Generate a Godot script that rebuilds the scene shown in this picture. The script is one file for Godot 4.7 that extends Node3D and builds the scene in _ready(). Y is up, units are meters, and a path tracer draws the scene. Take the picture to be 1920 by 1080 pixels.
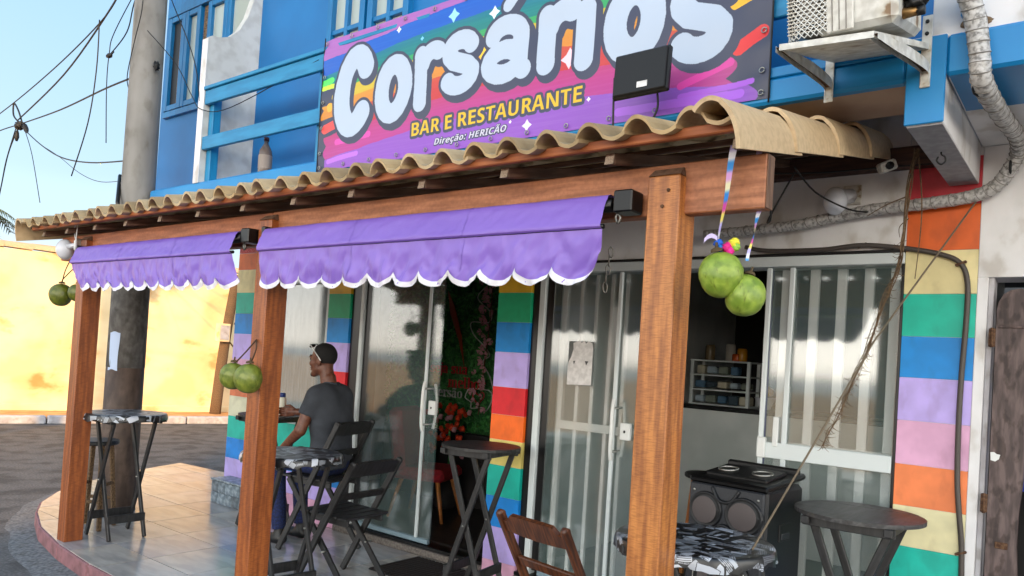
extends Node3D
# Street-corner bar with a wooden canopy, seen obliquely from the road at the end of the day.
# x runs along the shop front, z comes towards the street, y is up; y = 0 is the terrace floor.

var rng := RandomNumberGenerator.new()
var M := {}
var cache := {}
var taken := {}

# ------------------------------------------------------------------ nodes
func numbered(called: String) -> String:
	if not taken.has(called):
		taken[called] = 0
		return called
	taken[called] += 1
	return "%s_%03d" % [called, taken[called]]

func tag(o: Node, label: String, category: String, group := "") -> void:
	o.set_meta("label", label)
	o.set_meta("category", category)
	if group:
		o.set_meta("group", group)

func thing(called: String, label: String, category: String, at := Vector3.ZERO, turn := 0.0, group := "") -> Node3D:
	var o := Node3D.new()
	o.name = numbered(called)
	add_child(o, true)
	o.position = at
	o.rotation.y = turn
	tag(o, label, category, group)
	return o

func struct(called: String, mesh: Mesh, m: Material, at := Vector3.ZERO) -> MeshInstance3D:
	var o := MeshInstance3D.new()
	o.name = numbered(called)
	o.mesh = mesh
	o.material_override = m
	o.position = at
	add_child(o, true)
	o.set_meta("kind", "structure")
	return o

func part(parent: Node, called: String, mesh: Mesh, m: Material, at := Vector3.ZERO, rot := Vector3.ZERO) -> MeshInstance3D:
	var o := MeshInstance3D.new()
	o.name = called
	o.mesh = mesh
	o.material_override = m
	o.position = at
	o.rotation = rot
	parent.add_child(o, true)
	return o

func bar(parent: Node, called: String, a: Vector3, b: Vector3, w: float, d: float, m: Material, front := Vector3(0, 0, 1), bevel := 0.004) -> MeshInstance3D:
	# a squared timber or metal bar from a to b; w across, d along «front»
	var y := (b - a).normalized()
	var x := y.cross(front).normalized()
	var z := x.cross(y).normalized()
	var o := part(parent, called, bx(w, (b - a).length(), d, bevel), m)
	o.transform = Transform3D(Basis(x, y, z), (a + b) / 2.0)
	return o

# ------------------------------------------------------------------ shapes
func tri(st: SurfaceTool, a: Vector3, b: Vector3, c: Vector3) -> void:   # a, b, c run anticlockwise seen from outside
	st.add_vertex(a)
	st.add_vertex(c)
	st.add_vertex(b)

func quad(st: SurfaceTool, a: Vector3, b: Vector3, c: Vector3, d: Vector3) -> void:
	tri(st, a, b, c)
	tri(st, a, c, d)

func tri_out(st: SurfaceTool, a: Vector3, b: Vector3, c: Vector3, mid: Vector3) -> void:
	if (b - a).cross(c - a).dot((a + b + c) / 3.0 - mid) < 0.0:
		tri(st, a, c, b)
	else:
		tri(st, a, b, c)

func quad_out(st: SurfaceTool, a: Vector3, b: Vector3, c: Vector3, d: Vector3, mid := Vector3.ZERO) -> void:
	tri_out(st, a, b, c, mid)
	tri_out(st, a, c, d, mid)

func begin(smooth := false) -> SurfaceTool:
	var st := SurfaceTool.new()
	st.begin(Mesh.PRIMITIVE_TRIANGLES)
	st.set_smooth_group(0 if smooth else -1)
	return st

func done(st: SurfaceTool) -> ArrayMesh:
	st.generate_normals()
	return st.commit()

func add_bx(st: SurfaceTool, s: Vector3, at := Vector3.ZERO, bevel := 0.003) -> void:
	var h := s / 2.0
	var e: float = minf(bevel, minf(h.x, minf(h.y, h.z)) * 0.6)
	var v := func(sx: int, sy: int, sz: int, ax: int) -> Vector3:
		var p := Vector3(sx * (h.x - e), sy * (h.y - e), sz * (h.z - e))
		p[ax] = [sx, sy, sz][ax] * h[ax]
		return p + at
	for ax in 3:
		for s0 in [-1, 1]:
			var c := []
			for q in [[-1, -1], [1, -1], [1, 1], [-1, 1]]:
				var sg := [0, 0, 0]
				sg[ax] = s0
				sg[(ax + 1) % 3] = q[0]
				sg[(ax + 2) % 3] = q[1]
				c.append(v.call(sg[0], sg[1], sg[2], ax))
			quad_out(st, c[0], c[1], c[2], c[3], at)
	if e <= 0.0005:
		return
	for ax in 3:      # edges that run along ax
		var b := (ax + 1) % 3
		var c2 := (ax + 2) % 3
		for s1 in [-1, 1]:
			for s2 in [-1, 1]:
				var lo := [0, 0, 0]
				lo[ax] = -1
				lo[b] = s1
				lo[c2] = s2
				var hi: Array = lo.duplicate()
				hi[ax] = 1
				quad_out(st, v.call(lo[0], lo[1], lo[2], b), v.call(hi[0], hi[1], hi[2], b), v.call(hi[0], hi[1], hi[2], c2), v.call(lo[0], lo[1], lo[2], c2), at)
	for sx in [-1, 1]:
		for sy in [-1, 1]:
			for sz in [-1, 1]:
				tri_out(st, v.call(sx, sy, sz, 0), v.call(sx, sy, sz, 1), v.call(sx, sy, sz, 2), at)

func bx(w: float, h: float, d: float, bevel := 0.003) -> ArrayMesh:
	var key := "b%.4f,%.4f,%.4f,%.4f" % [w, h, d, bevel]
	if not cache.has(key):
		var st := begin()
		add_bx(st, Vector3(w, h, d), Vector3.ZERO, bevel)
		cache[key] = done(st)
	return cache[key]

func bxr(x0: float, x1: float, y0: float, y1: float, z0: float, z1: float, bevel := 0.003) -> Array:   # [mesh, centre] of a box by its limits
	return [bx(x1 - x0, y1 - y0, z1 - z0, bevel), Vector3(x0 + x1, y0 + y1, z0 + z1) / 2.0]

func boxed(parent: Node, called: String, x0: float, x1: float, y0: float, y1: float, z0: float, z1: float, m: Material, bevel := 0.003) -> MeshInstance3D:
	return part(parent, called, bx(x1 - x0, y1 - y0, absf(z1 - z0), bevel), m, Vector3(x0 + x1, y0 + y1, z0 + z1) / 2.0)

func smooth_path(p: Array, per := 6) -> PackedVector3Array:
	var out := PackedVector3Array()
	var n := p.size()
	for i in n - 1:
		var a: Vector3 = p[max(i - 1, 0)]
		var b: Vector3 = p[i]
		var c: Vector3 = p[i + 1]
		var d: Vector3 = p[min(i + 2, n - 1)]
		for k in per:
			out.append(b.cubic_interpolate(c, a, d, float(k) / per))
	out.append(p[n - 1])
	return out

func add_tube(st: SurfaceTool, p: PackedVector3Array, r0: float, r1 := -1.0, sides := 8, wob := 0.0) -> void:
	if r1 < 0.0:
		r1 = r0
	var n := p.size()
	var rings := []
	var up := Vector3(0.31, 0.87, 0.38)
	for i in n:
		var t := (p[min(i + 1, n - 1)] - p[max(i - 1, 0)]).normalized()
		var x := t.cross(up)
		if x.length() < 0.05:
			x = t.cross(Vector3.RIGHT)
		x = x.normalized()
		var y := x.cross(t).normalized()
		up = y
		var ring := []
		var r := lerpf(r0, r1, float(i) / maxf(1.0, n - 1))
		if wob > 0.0:
			r *= 1.0 + wob * rng.randf_range(-1.0, 1.0)
		for k in sides:
			var a := TAU * k / sides
			ring.append(p[i] + (x * cos(a) + y * sin(a)) * r)
		rings.append(ring)
	for i in n - 1:
		for k in sides:
			var k2 := (k + 1) % sides
			quad_out(st, rings[i][k], rings[i + 1][k], rings[i + 1][k2], rings[i][k2], (p[i] + p[i + 1]) / 2.0)
	for k in range(1, sides - 1):
		tri_out(st, rings[0][0], rings[0][k], rings[0][k + 1], p[1])
		tri_out(st, rings[n - 1][0], rings[n - 1][k], rings[n - 1][k + 1], p[n - 2])

func tube(p: Array, r0: float, r1 := -1.0, sides := 8, per := 5, wob := 0.0) -> ArrayMesh:
	var st := begin(true)
	add_tube(st, smooth_path(p, per) if per > 1 else PackedVector3Array(p), r0, r1, sides, wob)
	return done(st)

func lathe(prof: Array, sides := 24, smooth := true, sx := 1.0, sz := 1.0) -> ArrayMesh:   # prof: [radius, height] from the bottom up
	var st := begin(smooth)
	for i in prof.size() - 1:
		for k in sides:
			var a := TAU * k / sides
			var b := TAU * (k + 1) / sides
			var p0 := Vector3(cos(a) * prof[i][0] * sx, prof[i][1], sin(a) * prof[i][0] * sz)
			var p1 := Vector3(cos(b) * prof[i][0] * sx, prof[i][1], sin(b) * prof[i][0] * sz)
			var q0 := Vector3(cos(a) * prof[i + 1][0] * sx, prof[i + 1][1], sin(a) * prof[i + 1][0] * sz)
			var q1 := Vector3(cos(b) * prof[i + 1][0] * sx, prof[i + 1][1], sin(b) * prof[i + 1][0] * sz)
			if prof[i][0] > 0.0:
				tri(st, p0, q1, p1)
			if prof[i + 1][0] > 0.0:
				tri(st, p0, q0, q1)
	return done(st)

func prism(poly: PackedVector2Array, depth: float, flat := false) -> ArrayMesh:
	# outline in x, y pulled along z; flat: outline in x, z with its top at y = 0 and thickness downwards
	var st := begin()
	var idx := Geometry2D.triangulate_polygon(poly)
	var top := func(v: Vector2, s: float) -> Vector3: return Vector3(v.x, 0.0 if s > 0 else -depth, v.y) if flat else Vector3(v.x, v.y, s * depth / 2.0)
	for i in range(0, idx.size(), 3):
		for s in [1.0, -1.0]:
			var a: Vector3 = top.call(poly[idx[i]], s)
			var b: Vector3 = top.call(poly[idx[i + 1]], s)
			var c: Vector3 = top.call(poly[idx[i + 2]], s)
			var want := (Vector3(0, s, 0) if flat else Vector3(0, 0, s))
			if (b - a).cross(c - a).dot(want) < 0.0:
				tri(st, a, c, b)
			else:
				tri(st, a, b, c)
	var area := 0.0
	for i in poly.size():
		area += poly[i].cross(poly[(i + 1) % poly.size()])
	for i in poly.size():
		var p := poly[i]
		var q := poly[(i + 1) % poly.size()]
		var a: Vector3 = top.call(p, 1.0)
		var b: Vector3 = top.call(q, 1.0)
		var c: Vector3 = top.call(q, -1.0)
		var d: Vector3 = top.call(p, -1.0)
		var nrm2 := Vector2(q.y - p.y, p.x - q.x) * signf(area)
		var want := Vector3(nrm2.x, 0, nrm2.y) if flat else Vector3(nrm2.x, nrm2.y, 0)
		if (b - a).cross(c - a).dot(want) < 0.0:
			quad(st, d, c, b, a)
		else:
			quad(st, a, b, c, d)
	return done(st)

func sheet(f: Callable, nu: int, nv: int, with_uv := false) -> ArrayMesh:   # f(u, v) -> Vector3, one thin smooth surface
	var st := begin(true)
	for j in nv + 1:
		for i in nu + 1:
			if with_uv:
				st.set_uv(Vector2(float(i) / nu, float(j) / nv))
			st.add_vertex(f.call(float(i) / nu, float(j) / nv))
	for j in nv:
		for i in nu:
			var a := j * (nu + 1) + i
			for k in [a, a + nu + 1, a + 1, a + 1, a + nu + 1, a + nu + 2]:
				st.add_index(k)
	return done(st)

func blob(r: Vector3, seed_: int, rough := 0.04, freq := 1.2, rings := 14, sides := 20) -> ArrayMesh:   # an ellipsoid with an uneven surface
	var nz := FastNoiseLite.new()
	nz.seed = seed_
	nz.frequency = freq
	var st := begin(true)
	for j in rings + 1:
		for i in sides + 1:
			var t := PI * j / rings
			var a := TAU * (i % sides) / sides
			var d := Vector3(sin(t) * cos(a), cos(t), sin(t) * sin(a))
			var k := 1.0 + rough * nz.get_noise_3dv(d) * 2.0
			st.add_vertex(d * r * k)
	for j in rings:
		for i in sides:
			var a := j * (sides + 1) + i
			for k in [a, a + 1, a + sides + 1, a + 1, a + sides + 2, a + sides + 1]:
				st.add_index(k)
	return done(st)

# ------------------------------------------------------------------ materials
func plain(c: Color, rough := 0.6, metal := 0.0, spec := 0.5) -> StandardMaterial3D:
	var m := StandardMaterial3D.new()
	m.albedo_color = c
	m.roughness = rough
	m.metallic = metal
	m.metallic_specular = spec
	return m

func ntex(cols: Array, stops: Array, freq: float, seed_: int, size := 256, oct := 4, kind := FastNoiseLite.TYPE_SIMPLEX_SMOOTH) -> NoiseTexture2D:
	var n := FastNoiseLite.new()
	n.seed = seed_
	n.frequency = freq
	n.fractal_octaves = oct
	n.noise_type = kind
	var g := Gradient.new()
	g.offsets = PackedFloat32Array(stops)
	g.colors = PackedColorArray(cols)
	var t := NoiseTexture2D.new()
	t.width = size
	t.height = size
	t.seamless = true
	t.noise = n
	t.color_ramp = g
	return t

func grain(c0: Color, c1: Color, freq: float, scale: Vector3, rough := 0.6, seed_ := 1, bump := 0.0, in_world := false, mid = null) -> StandardMaterial3D:
	# mottled material: colour wanders between c0 and c1; scale = repeats per metre
	var m := StandardMaterial3D.new()
	m.albedo_texture = ntex([c0, mid if mid != null else c0.lerp(c1, 0.5), c1], [0.25, 0.5, 0.75], freq, seed_)
	m.roughness = rough
	m.uv1_triplanar = true
	m.uv1_world_triplanar = in_world
	m.uv1_scale = scale
	m.uv1_triplanar_sharpness = 4.0
	if bump > 0.0:
		m.heightmap_enabled = true
		m.heightmap_texture = m.albedo_texture
		m.heightmap_scale = bump
	return m

func overlay(m: StandardMaterial3D, tex: Texture2D, scale: Vector3, in_world := false) -> StandardMaterial3D:
	m.detail_enabled = true
	m.detail_albedo = tex
	m.detail_blend_mode = BaseMaterial3D.BLEND_MODE_MUL
	m.detail_uv_layer = BaseMaterial3D.DETAIL_UV_2
	m.uv2_triplanar = true
	m.uv2_world_triplanar = in_world
	m.uv2_scale = scale
	return m

func tint(m: StandardMaterial3D, c: Color) -> StandardMaterial3D:
	var t: StandardMaterial3D = m.duplicate()
	t.albedo_color = c
	return t

func materials() -> void:
	var wood_mul := ntex([Color(0.80, 0.76, 0.72), Color(0.97, 0.96, 0.95), Color(1, 1, 1)], [0.2, 0.45, 0.8], 0.02, 71, 256, 5)
	var dirt_mul := ntex([Color(0.86, 0.845, 0.82), Color(0.97, 0.97, 0.965), Color(1, 1, 1)], [0.15, 0.36, 0.6], 0.012, 72, 512, 6)
	var fine_mul := ntex([Color(0.93, 0.925, 0.92), Color(1, 1, 1)], [0.3, 0.62], 0.05, 73, 256, 4)
	M.dirt = dirt_mul
	M.fine = fine_mul
	M.post = overlay(grain(Color(0.58, 0.345, 0.165), Color(0.745, 0.475, 0.235), 0.02, Vector3(5, 0.45, 5), 0.42, 11, 0.04), ntex([Color(0.89, 0.87, 0.85), Color(1, 1, 1)], [0.3, 0.55], 0.05, 74, 256, 3), Vector3(1.6, 14, 1.6))
	M.post_far = tint(M.post, Color(0.82, 0.72, 0.70))  # darker copy of the post wood, standing in for shade on the far post
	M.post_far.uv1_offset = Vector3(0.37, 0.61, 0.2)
	M.post_mid = tint(M.post, Color(0.86, 0.76, 0.72))  # wood tinted down in place of shade on the middle post
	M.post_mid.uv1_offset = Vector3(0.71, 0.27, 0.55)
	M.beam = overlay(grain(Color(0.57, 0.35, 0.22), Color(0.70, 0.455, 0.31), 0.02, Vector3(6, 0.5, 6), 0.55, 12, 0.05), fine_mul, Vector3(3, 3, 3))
	M.beam_far = tint(M.beam, Color(0.98, 0.93, 0.92))
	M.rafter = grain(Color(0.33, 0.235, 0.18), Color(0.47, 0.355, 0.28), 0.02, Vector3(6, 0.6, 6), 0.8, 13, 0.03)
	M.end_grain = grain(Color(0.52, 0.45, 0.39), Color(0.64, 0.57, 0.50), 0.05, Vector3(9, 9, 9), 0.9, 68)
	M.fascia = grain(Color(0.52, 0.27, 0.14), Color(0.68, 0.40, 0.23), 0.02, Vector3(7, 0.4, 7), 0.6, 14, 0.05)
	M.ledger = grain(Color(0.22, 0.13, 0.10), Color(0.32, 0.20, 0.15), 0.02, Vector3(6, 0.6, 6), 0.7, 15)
	M.dark_wood = overlay(grain(Color(0.10, 0.102, 0.108), Color(0.17, 0.168, 0.17), 0.022, Vector3(7, 0.7, 7), 0.5, 16, 0.04), wood_mul, Vector3(3, 3, 3))
	M.grey_wood = overlay(grain(Color(0.17, 0.17, 0.175), Color(0.30, 0.295, 0.295), 0.022, Vector3(5, 5, 0.5), 0.45, 67, 0.0), wood_mul, Vector3(3, 3, 1))
	M.brown_wood = grain(Color(0.24, 0.125, 0.07), Color(0.42, 0.235, 0.13), 0.022, Vector3(8, 0.8, 8), 0.4, 17, 0.05)
	M.leg_wood = grain(Color(0.60, 0.36, 0.17), Color(0.72, 0.46, 0.23), 0.02, Vector3(8, 1, 8), 0.5, 18)
	M.tile = overlay(grain(Color(0.70, 0.60, 0.455), Color(0.78, 0.69, 0.54), 0.015, Vector3(1.2, 1.2, 1.2), 0.7, 19, 0.0, true), dirt_mul, Vector3(1.1, 1.1, 1.1), true)
	M.cap = overlay(grain(Color(0.76, 0.65, 0.50), Color(0.80, 0.70, 0.55), 0.010, Vector3(0.7, 0.7, 0.7), 0.6, 20, 0.0, true), fine_mul, Vector3(2, 2, 2), true)
	M.mortar = grain(Color(0.5, 0.45, 0.38), Color(0.62, 0.57, 0.5), 0.05, Vector3(3, 3, 3), 0.9, 21, 0.1)
	M.white_wall = overlay(grain(Color(0.87, 0.86, 0.86), Color(0.905, 0.90, 0.90), 0.008, Vector3(0.5, 0.5, 0.5), 0.75, 22, 0.0, true), dirt_mul, Vector3(0.55, 0.4, 0.55), true)
	M.soffit = grain(Color(0.66, 0.56, 0.49), Color(0.73, 0.63, 0.55), 0.012, Vector3(0.7, 0.7, 0.7), 0.85, 23, 0.0, true)
	M.grey_soffit = grain(Color(0.60, 0.59, 0.60), Color(0.66, 0.65, 0.66), 0.03, Vector3(2, 2, 2), 0.85, 24, 0.03, true)
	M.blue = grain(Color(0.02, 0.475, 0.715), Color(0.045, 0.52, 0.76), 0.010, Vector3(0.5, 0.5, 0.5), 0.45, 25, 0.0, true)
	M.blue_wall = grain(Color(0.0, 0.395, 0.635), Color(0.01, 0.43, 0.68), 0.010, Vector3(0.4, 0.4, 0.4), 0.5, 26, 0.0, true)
	M.blue_wood = grain(Color(0.06, 0.465, 0.65), Color(0.10, 0.52, 0.705), 0.02, Vector3(3, 0.5, 3), 0.45, 27, 0.02)
	M.window_blue = grain(Color(0.02, 0.40, 0.615), Color(0.04, 0.44, 0.66), 0.02, Vector3(3, 0.6, 3), 0.4, 28)
	M.grey_wall = overlay(grain(Color(0.77, 0.77, 0.75), Color(0.80, 0.80, 0.785), 0.006, Vector3(0.5, 0.5, 0.5), 0.8, 29, 0.0, true), fine_mul, Vector3(0.5, 0.5, 0.5), true)
	M.sun_wall = overlay(grain(Color(0.86, 0.76, 0.57), Color(0.94, 0.86, 0.68), 0.010, Vector3(0.25, 0.25, 0.25), 0.9, 30, 0.2, true, Color(0.92, 0.83, 0.65)), ntex([Color(0.88, 0.72, 0.58), Color(0.98, 0.97, 0.94), Color(1, 1, 1)], [0.13, 0.30, 0.5], 0.009, 75, 512, 5), Vector3(0.22, 0.3, 0.22), true)
	M.asphalt = overlay(grain(Color(0.31, 0.30, 0.295), Color(0.42, 0.41, 0.40), 0.08, Vector3(1.6, 1.6, 1.6), 0.8, 31, 0.3, true), ntex([Color(0.70, 0.70, 0.70), Color(0.95, 0.95, 0.95), Color(1, 1, 1)], [0.25, 0.5, 0.7], 0.012, 76, 512, 6), Vector3(0.35, 0.35, 0.35), true)
	M.gutter = overlay(grain(Color(0.36, 0.36, 0.365), Color(0.5, 0.5, 0.5), 0.05, Vector3(2, 2, 2), 0.9, 32, 0.3, true), dirt_mul, Vector3(1, 1, 1), true)
	M.sand = grain(Color(0.76, 0.55, 0.34), Color(0.86, 0.66, 0.43), 0.03, Vector3(0.3, 0.3, 0.3), 0.95, 33, 0.0, true)
	M.sea = plain(Color(0.38, 0.44, 0.45), 0.35)  # paled towards the sky in place of haze at the horizon
	M.kerb_paint = overlay(grain(Color(0.66, 0.64, 0.65), Color(0.75, 0.74, 0.75), 0.02, Vector3(0.8, 0.8, 0.8), 0.85, 34, 0.0, true), dirt_mul, Vector3(1, 1, 1), true)
	M.pink_kerb = overlay(grain(Color(0.46, 0.31, 0.325), Color(0.56, 0.38, 0.395), 0.015, Vector3(1.2, 1.2, 1.2), 0.8, 35, 0.0, true), dirt_mul, Vector3(1.3, 1.3, 1.3), true)
	M.grout = grain(Color(0.36, 0.33, 0.31), Color(0.48, 0.45, 0.42), 0.05, Vector3(3, 3, 3), 0.95, 36, 0.0, true)
	M.floor_tile = []
	for k in 4:
		var t := grain(Color(0.655, 0.635, 0.62), Color(0.77, 0.74, 0.71), 0.012, Vector3(0.6, 0.6, 2.0), 0.17, 40 + k, 0.0, true, Color(0.72, 0.695, 0.67))
		t.uv1_offset = Vector3(k * 0.37, 0, k * 0.21)
		t.albedo_color = [Color(1, 1, 1), Color(0.96, 0.95, 0.94), Color(1, 0.985, 0.965), Color(0.94, 0.95, 0.98)][k]
		M.floor_tile.append(t)
	M.concrete = overlay(grain(Color(0.50, 0.485, 0.465), Color(0.57, 0.555, 0.535), 0.012, Vector3(1.2, 0.3, 1.2), 0.85, 45, 0.03, true), dirt_mul, Vector3(1.0, 0.5, 1.0), true)
	M.pole_brown = overlay(grain(Color(0.27, 0.215, 0.185), Color(0.36, 0.295, 0.255), 0.02, Vector3(2, 0.7, 2), 0.7, 69, 0.0, true), dirt_mul, Vector3(2, 2, 2), true)  # brown paint, deepened with the shade under the canopy
	M.pole_shade = overlay(grain(Color(0.30, 0.285, 0.27), Color(0.40, 0.385, 0.37), 0.03, Vector3(2, 1, 2), 0.8, 70, 0.0, true), dirt_mul, Vector3(2, 2, 2), true)  # concrete grey with the canopy's shade put into the colour
	M.wire = plain(Color(0.045, 0.045, 0.05), 0.6)
	M.black = plain(Color(0.035, 0.035, 0.04), 0.5)
	M.black_metal = plain(Color(0.05, 0.05, 0.055), 0.35, 0.3)
	M.frame_black = plain(Color(0.045, 0.045, 0.05), 0.3)
	M.alu = plain(Color(0.80, 0.83, 0.83), 0.35)
	M.alu_track = plain(Color(0.55, 0.64, 0.68), 0.3, 0.35)
	M.white_paint = plain(Color(0.84, 0.85, 0.84), 0.4)
	M.steel = plain(Color(0.62, 0.62, 0.60), 0.35, 0.9)
	M.chain = plain(Color(0.45, 0.44, 0.42), 0.4, 0.85)
	var g := StandardMaterial3D.new()
	g.albedo_color = Color(0.6, 0.7, 0.68, 0.03)
	g.transparency = BaseMaterial3D.TRANSPARENCY_ALPHA
	g.roughness = 0.055
	g.metallic_specular = 0.92
	g.metallic = 0.03
	M.glass = g
	var gm: StandardMaterial3D = g.duplicate()
	gm.albedo_color = Color(0.5, 0.58, 0.6, 0.55)
	gm.roughness = 0.12
	M.old_glass = gm
	M.pane_film = plain(Color(0.67, 0.71, 0.68), 0.16, 0.0, 0.8)
	M.curtain = grain(Color(0.66, 0.68, 0.70), Color(0.74, 0.76, 0.78), 0.02, Vector3(5, 0.5, 5), 0.85, 46)
	M.curtain.backlight_enabled = true
	M.curtain.backlight = Color(0.8, 0.8, 0.8)
	M.brick_in = grain(Color(0.34, 0.27, 0.20), Color(0.55, 0.45, 0.34), 0.04, Vector3(2, 4, 2), 0.9, 47, 0.1)
	M.vinyl = grain(Color(0.485, 0.37, 0.715), Color(0.51, 0.395, 0.74), 0.008, Vector3(0.5, 0.5, 0.5), 0.40, 48, 0.0, true)
	M.vinyl_old = tint(M.vinyl, Color(0.97, 0.97, 1.0))
	M.trim = plain(Color(0.86, 0.85, 0.87), 0.6)
	M.coco = overlay(grain(Color(0.42, 0.52, 0.16), Color(0.56, 0.64, 0.24), 0.02, Vector3(4, 4, 4), 0.42, 49, 0.03), ntex([Color(0.62, 0.58, 0.42), Color(0.96, 0.96, 0.92), Color(1, 1, 1)], [0.12, 0.26, 0.5], 0.02, 77, 256, 5), Vector3(6, 2.2, 6))
	M.coco_dark = tint(M.coco, Color(0.72, 0.66, 0.55))
	M.coco_mid = tint(M.coco, Color(0.86, 0.80, 0.82))
	M.stem = plain(Color(0.30, 0.24, 0.14), 0.9)
	M.twine = plain(Color(0.27, 0.19, 0.13), 0.9)
	M.skin = overlay(grain(Color(0.36, 0.20, 0.13), Color(0.43, 0.255, 0.175), 0.02, Vector3(5, 5, 5), 0.48, 50), fine_mul, Vector3(6, 6, 6))
	M.hair = grain(Color(0.018, 0.016, 0.016), Color(0.05, 0.045, 0.042), 0.1, Vector3(9, 9, 9), 0.85, 51, 0.15)
	M.shirt = grain(Color(0.185, 0.20, 0.225), Color(0.215, 0.23, 0.258), 0.02, Vector3(2, 2, 2), 0.9, 52, 0.02)
	M.jeans = grain(Color(0.035, 0.075, 0.20), Color(0.07, 0.14, 0.34), 0.04, Vector3(5, 5, 5), 0.85, 53, 0.03)
	M.speaker = grain(Color(0.045, 0.05, 0.06), Color(0.075, 0.08, 0.095), 0.08, Vector3(4, 4, 4), 0.5, 54, 0.03)
	M.speaker_grey = grain(Color(0.13, 0.14, 0.16), Color(0.17, 0.18, 0.20), 0.08, Vector3(4, 4, 4), 0.45, 55)
	M.cone = grain(Color(0.27, 0.24, 0.235), Color(0.35, 0.315, 0.31), 0.1, Vector3(9, 9, 9), 0.7, 56, 0.08)
	M.lagging = overlay(grain(Color(0.50, 0.49, 0.48), Color(0.78, 0.77, 0.76), 0.03, Vector3(5, 5, 5), 0.55, 57, 0.15, true, Color(0.72, 0.71, 0.70)), dirt_mul, Vector3(5, 5, 5), true)
	M.old_paint = overlay(grain(Color(0.74, 0.73, 0.70), Color(0.85, 0.845, 0.82), 0.02, Vector3(3, 3, 3), 0.5, 58, 0.03), ntex([Color(0.62, 0.50, 0.38), Color(0.95, 0.94, 0.91), Color(1, 1, 1)], [0.13, 0.27, 0.5], 0.012, 78, 256, 5), Vector3(2, 2, 2))
	M.rust = grain(Color(0.26, 0.16, 0.10), Color(0.42, 0.31, 0.22), 0.04, Vector3(5, 5, 5), 0.9, 59, 0.1)
	M.old_door = overlay(grain(Color(0.27, 0.215, 0.205), Color(0.40, 0.335, 0.32), 0.025, Vector3(4, 0.8, 4), 0.6, 60, 0.1), ntex([Color(1.0, 1.0, 1.0), Color(1, 1, 1), Color(0.72, 0.68, 0.66)], [0.2, 0.55, 0.75], 0.03, 79, 256, 5), Vector3(2, 1, 2))
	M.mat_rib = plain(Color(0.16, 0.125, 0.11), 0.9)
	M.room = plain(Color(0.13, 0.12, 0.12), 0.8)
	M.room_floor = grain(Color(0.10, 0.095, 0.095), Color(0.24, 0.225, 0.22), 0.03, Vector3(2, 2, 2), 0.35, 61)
	M.counter = grain(Color(0.74, 0.77, 0.76), Color(0.82, 0.84, 0.83), 0.008, Vector3(0.6, 0.6, 0.6), 0.6, 62)
	M.red_cloth = grain(Color(0.50, 0.04, 0.09), Color(0.62, 0.06, 0.13), 0.03, Vector3(5, 5, 5), 0.85, 63)
	M.leaf = plain(Color(0.24, 0.52, 0.24), 0.6)
	M.leaf_b = plain(Color(0.15, 0.38, 0.18), 0.6)
	M.petal = plain(Color(0.66, 0.47, 0.50), 0.7)
	M.petal_orange = plain(Color(0.78, 0.22, 0.06), 0.7)
	M.neon_red = plain(Color(0.68, 0.14, 0.15), 0.35)
	M.neon_white = plain(Color(0.66, 0.66, 0.64), 0.35)
	M.globe = plain(Color(0.80, 0.81, 0.84), 0.25)
	M.paper = grain(Color(0.80, 0.79, 0.78), Color(0.88, 0.87, 0.86), 0.02, Vector3(4, 4, 4), 0.85, 64)
	M.bark = grain(Color(0.30, 0.23, 0.16), Color(0.46, 0.37, 0.27), 0.05, Vector3(9, 3, 9), 0.95, 65, 0.1)
	M.palm = plain(Color(0.26, 0.29, 0.08), 0.6)
	M.palm_dry = plain(Color(0.45, 0.38, 0.14), 0.7)
	M.bench_stone = grain(Color(0.42, 0.47, 0.50), Color(0.66, 0.70, 0.72), 0.02, Vector3(3, 3, 3), 0.4, 66)

# ------------------------------------------------------------------ start
func _ready() -> void:
	rng.seed = 20240611
	view()
	sky_and_sun()
	materials()
	ground()
	far_side()
	restaurant()
	upper_floor()
	neighbour()
	canopy()
	awnings()
	banner()
	pole_and_wires()
	furniture()
	man()
	fittings()
	rooms()
	small_things()

func view() -> void:
	var cam := Camera3D.new()
	cam.name = "camera"
	cam.projection = Camera3D.PROJECTION_FRUSTUM
	cam.near = 0.1
	cam.far = 900.0
	cam.size = 0.1 * 1080.0 / 1417.64
	cam.frustum_offset = Vector2(0, 0.1 * 103.19 / 1417.64)
	add_child(cam)
	cam.transform = Transform3D(Basis.from_euler(Vector3(0.02166548, 0.66724143, 0.06303639), EULER_ORDER_YXZ), Vector3(1.158, 1.5, 2.334))
	cam.current = true

const SUN := Vector3(0.66, 0.31, 0.75)     # towards the sun

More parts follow.
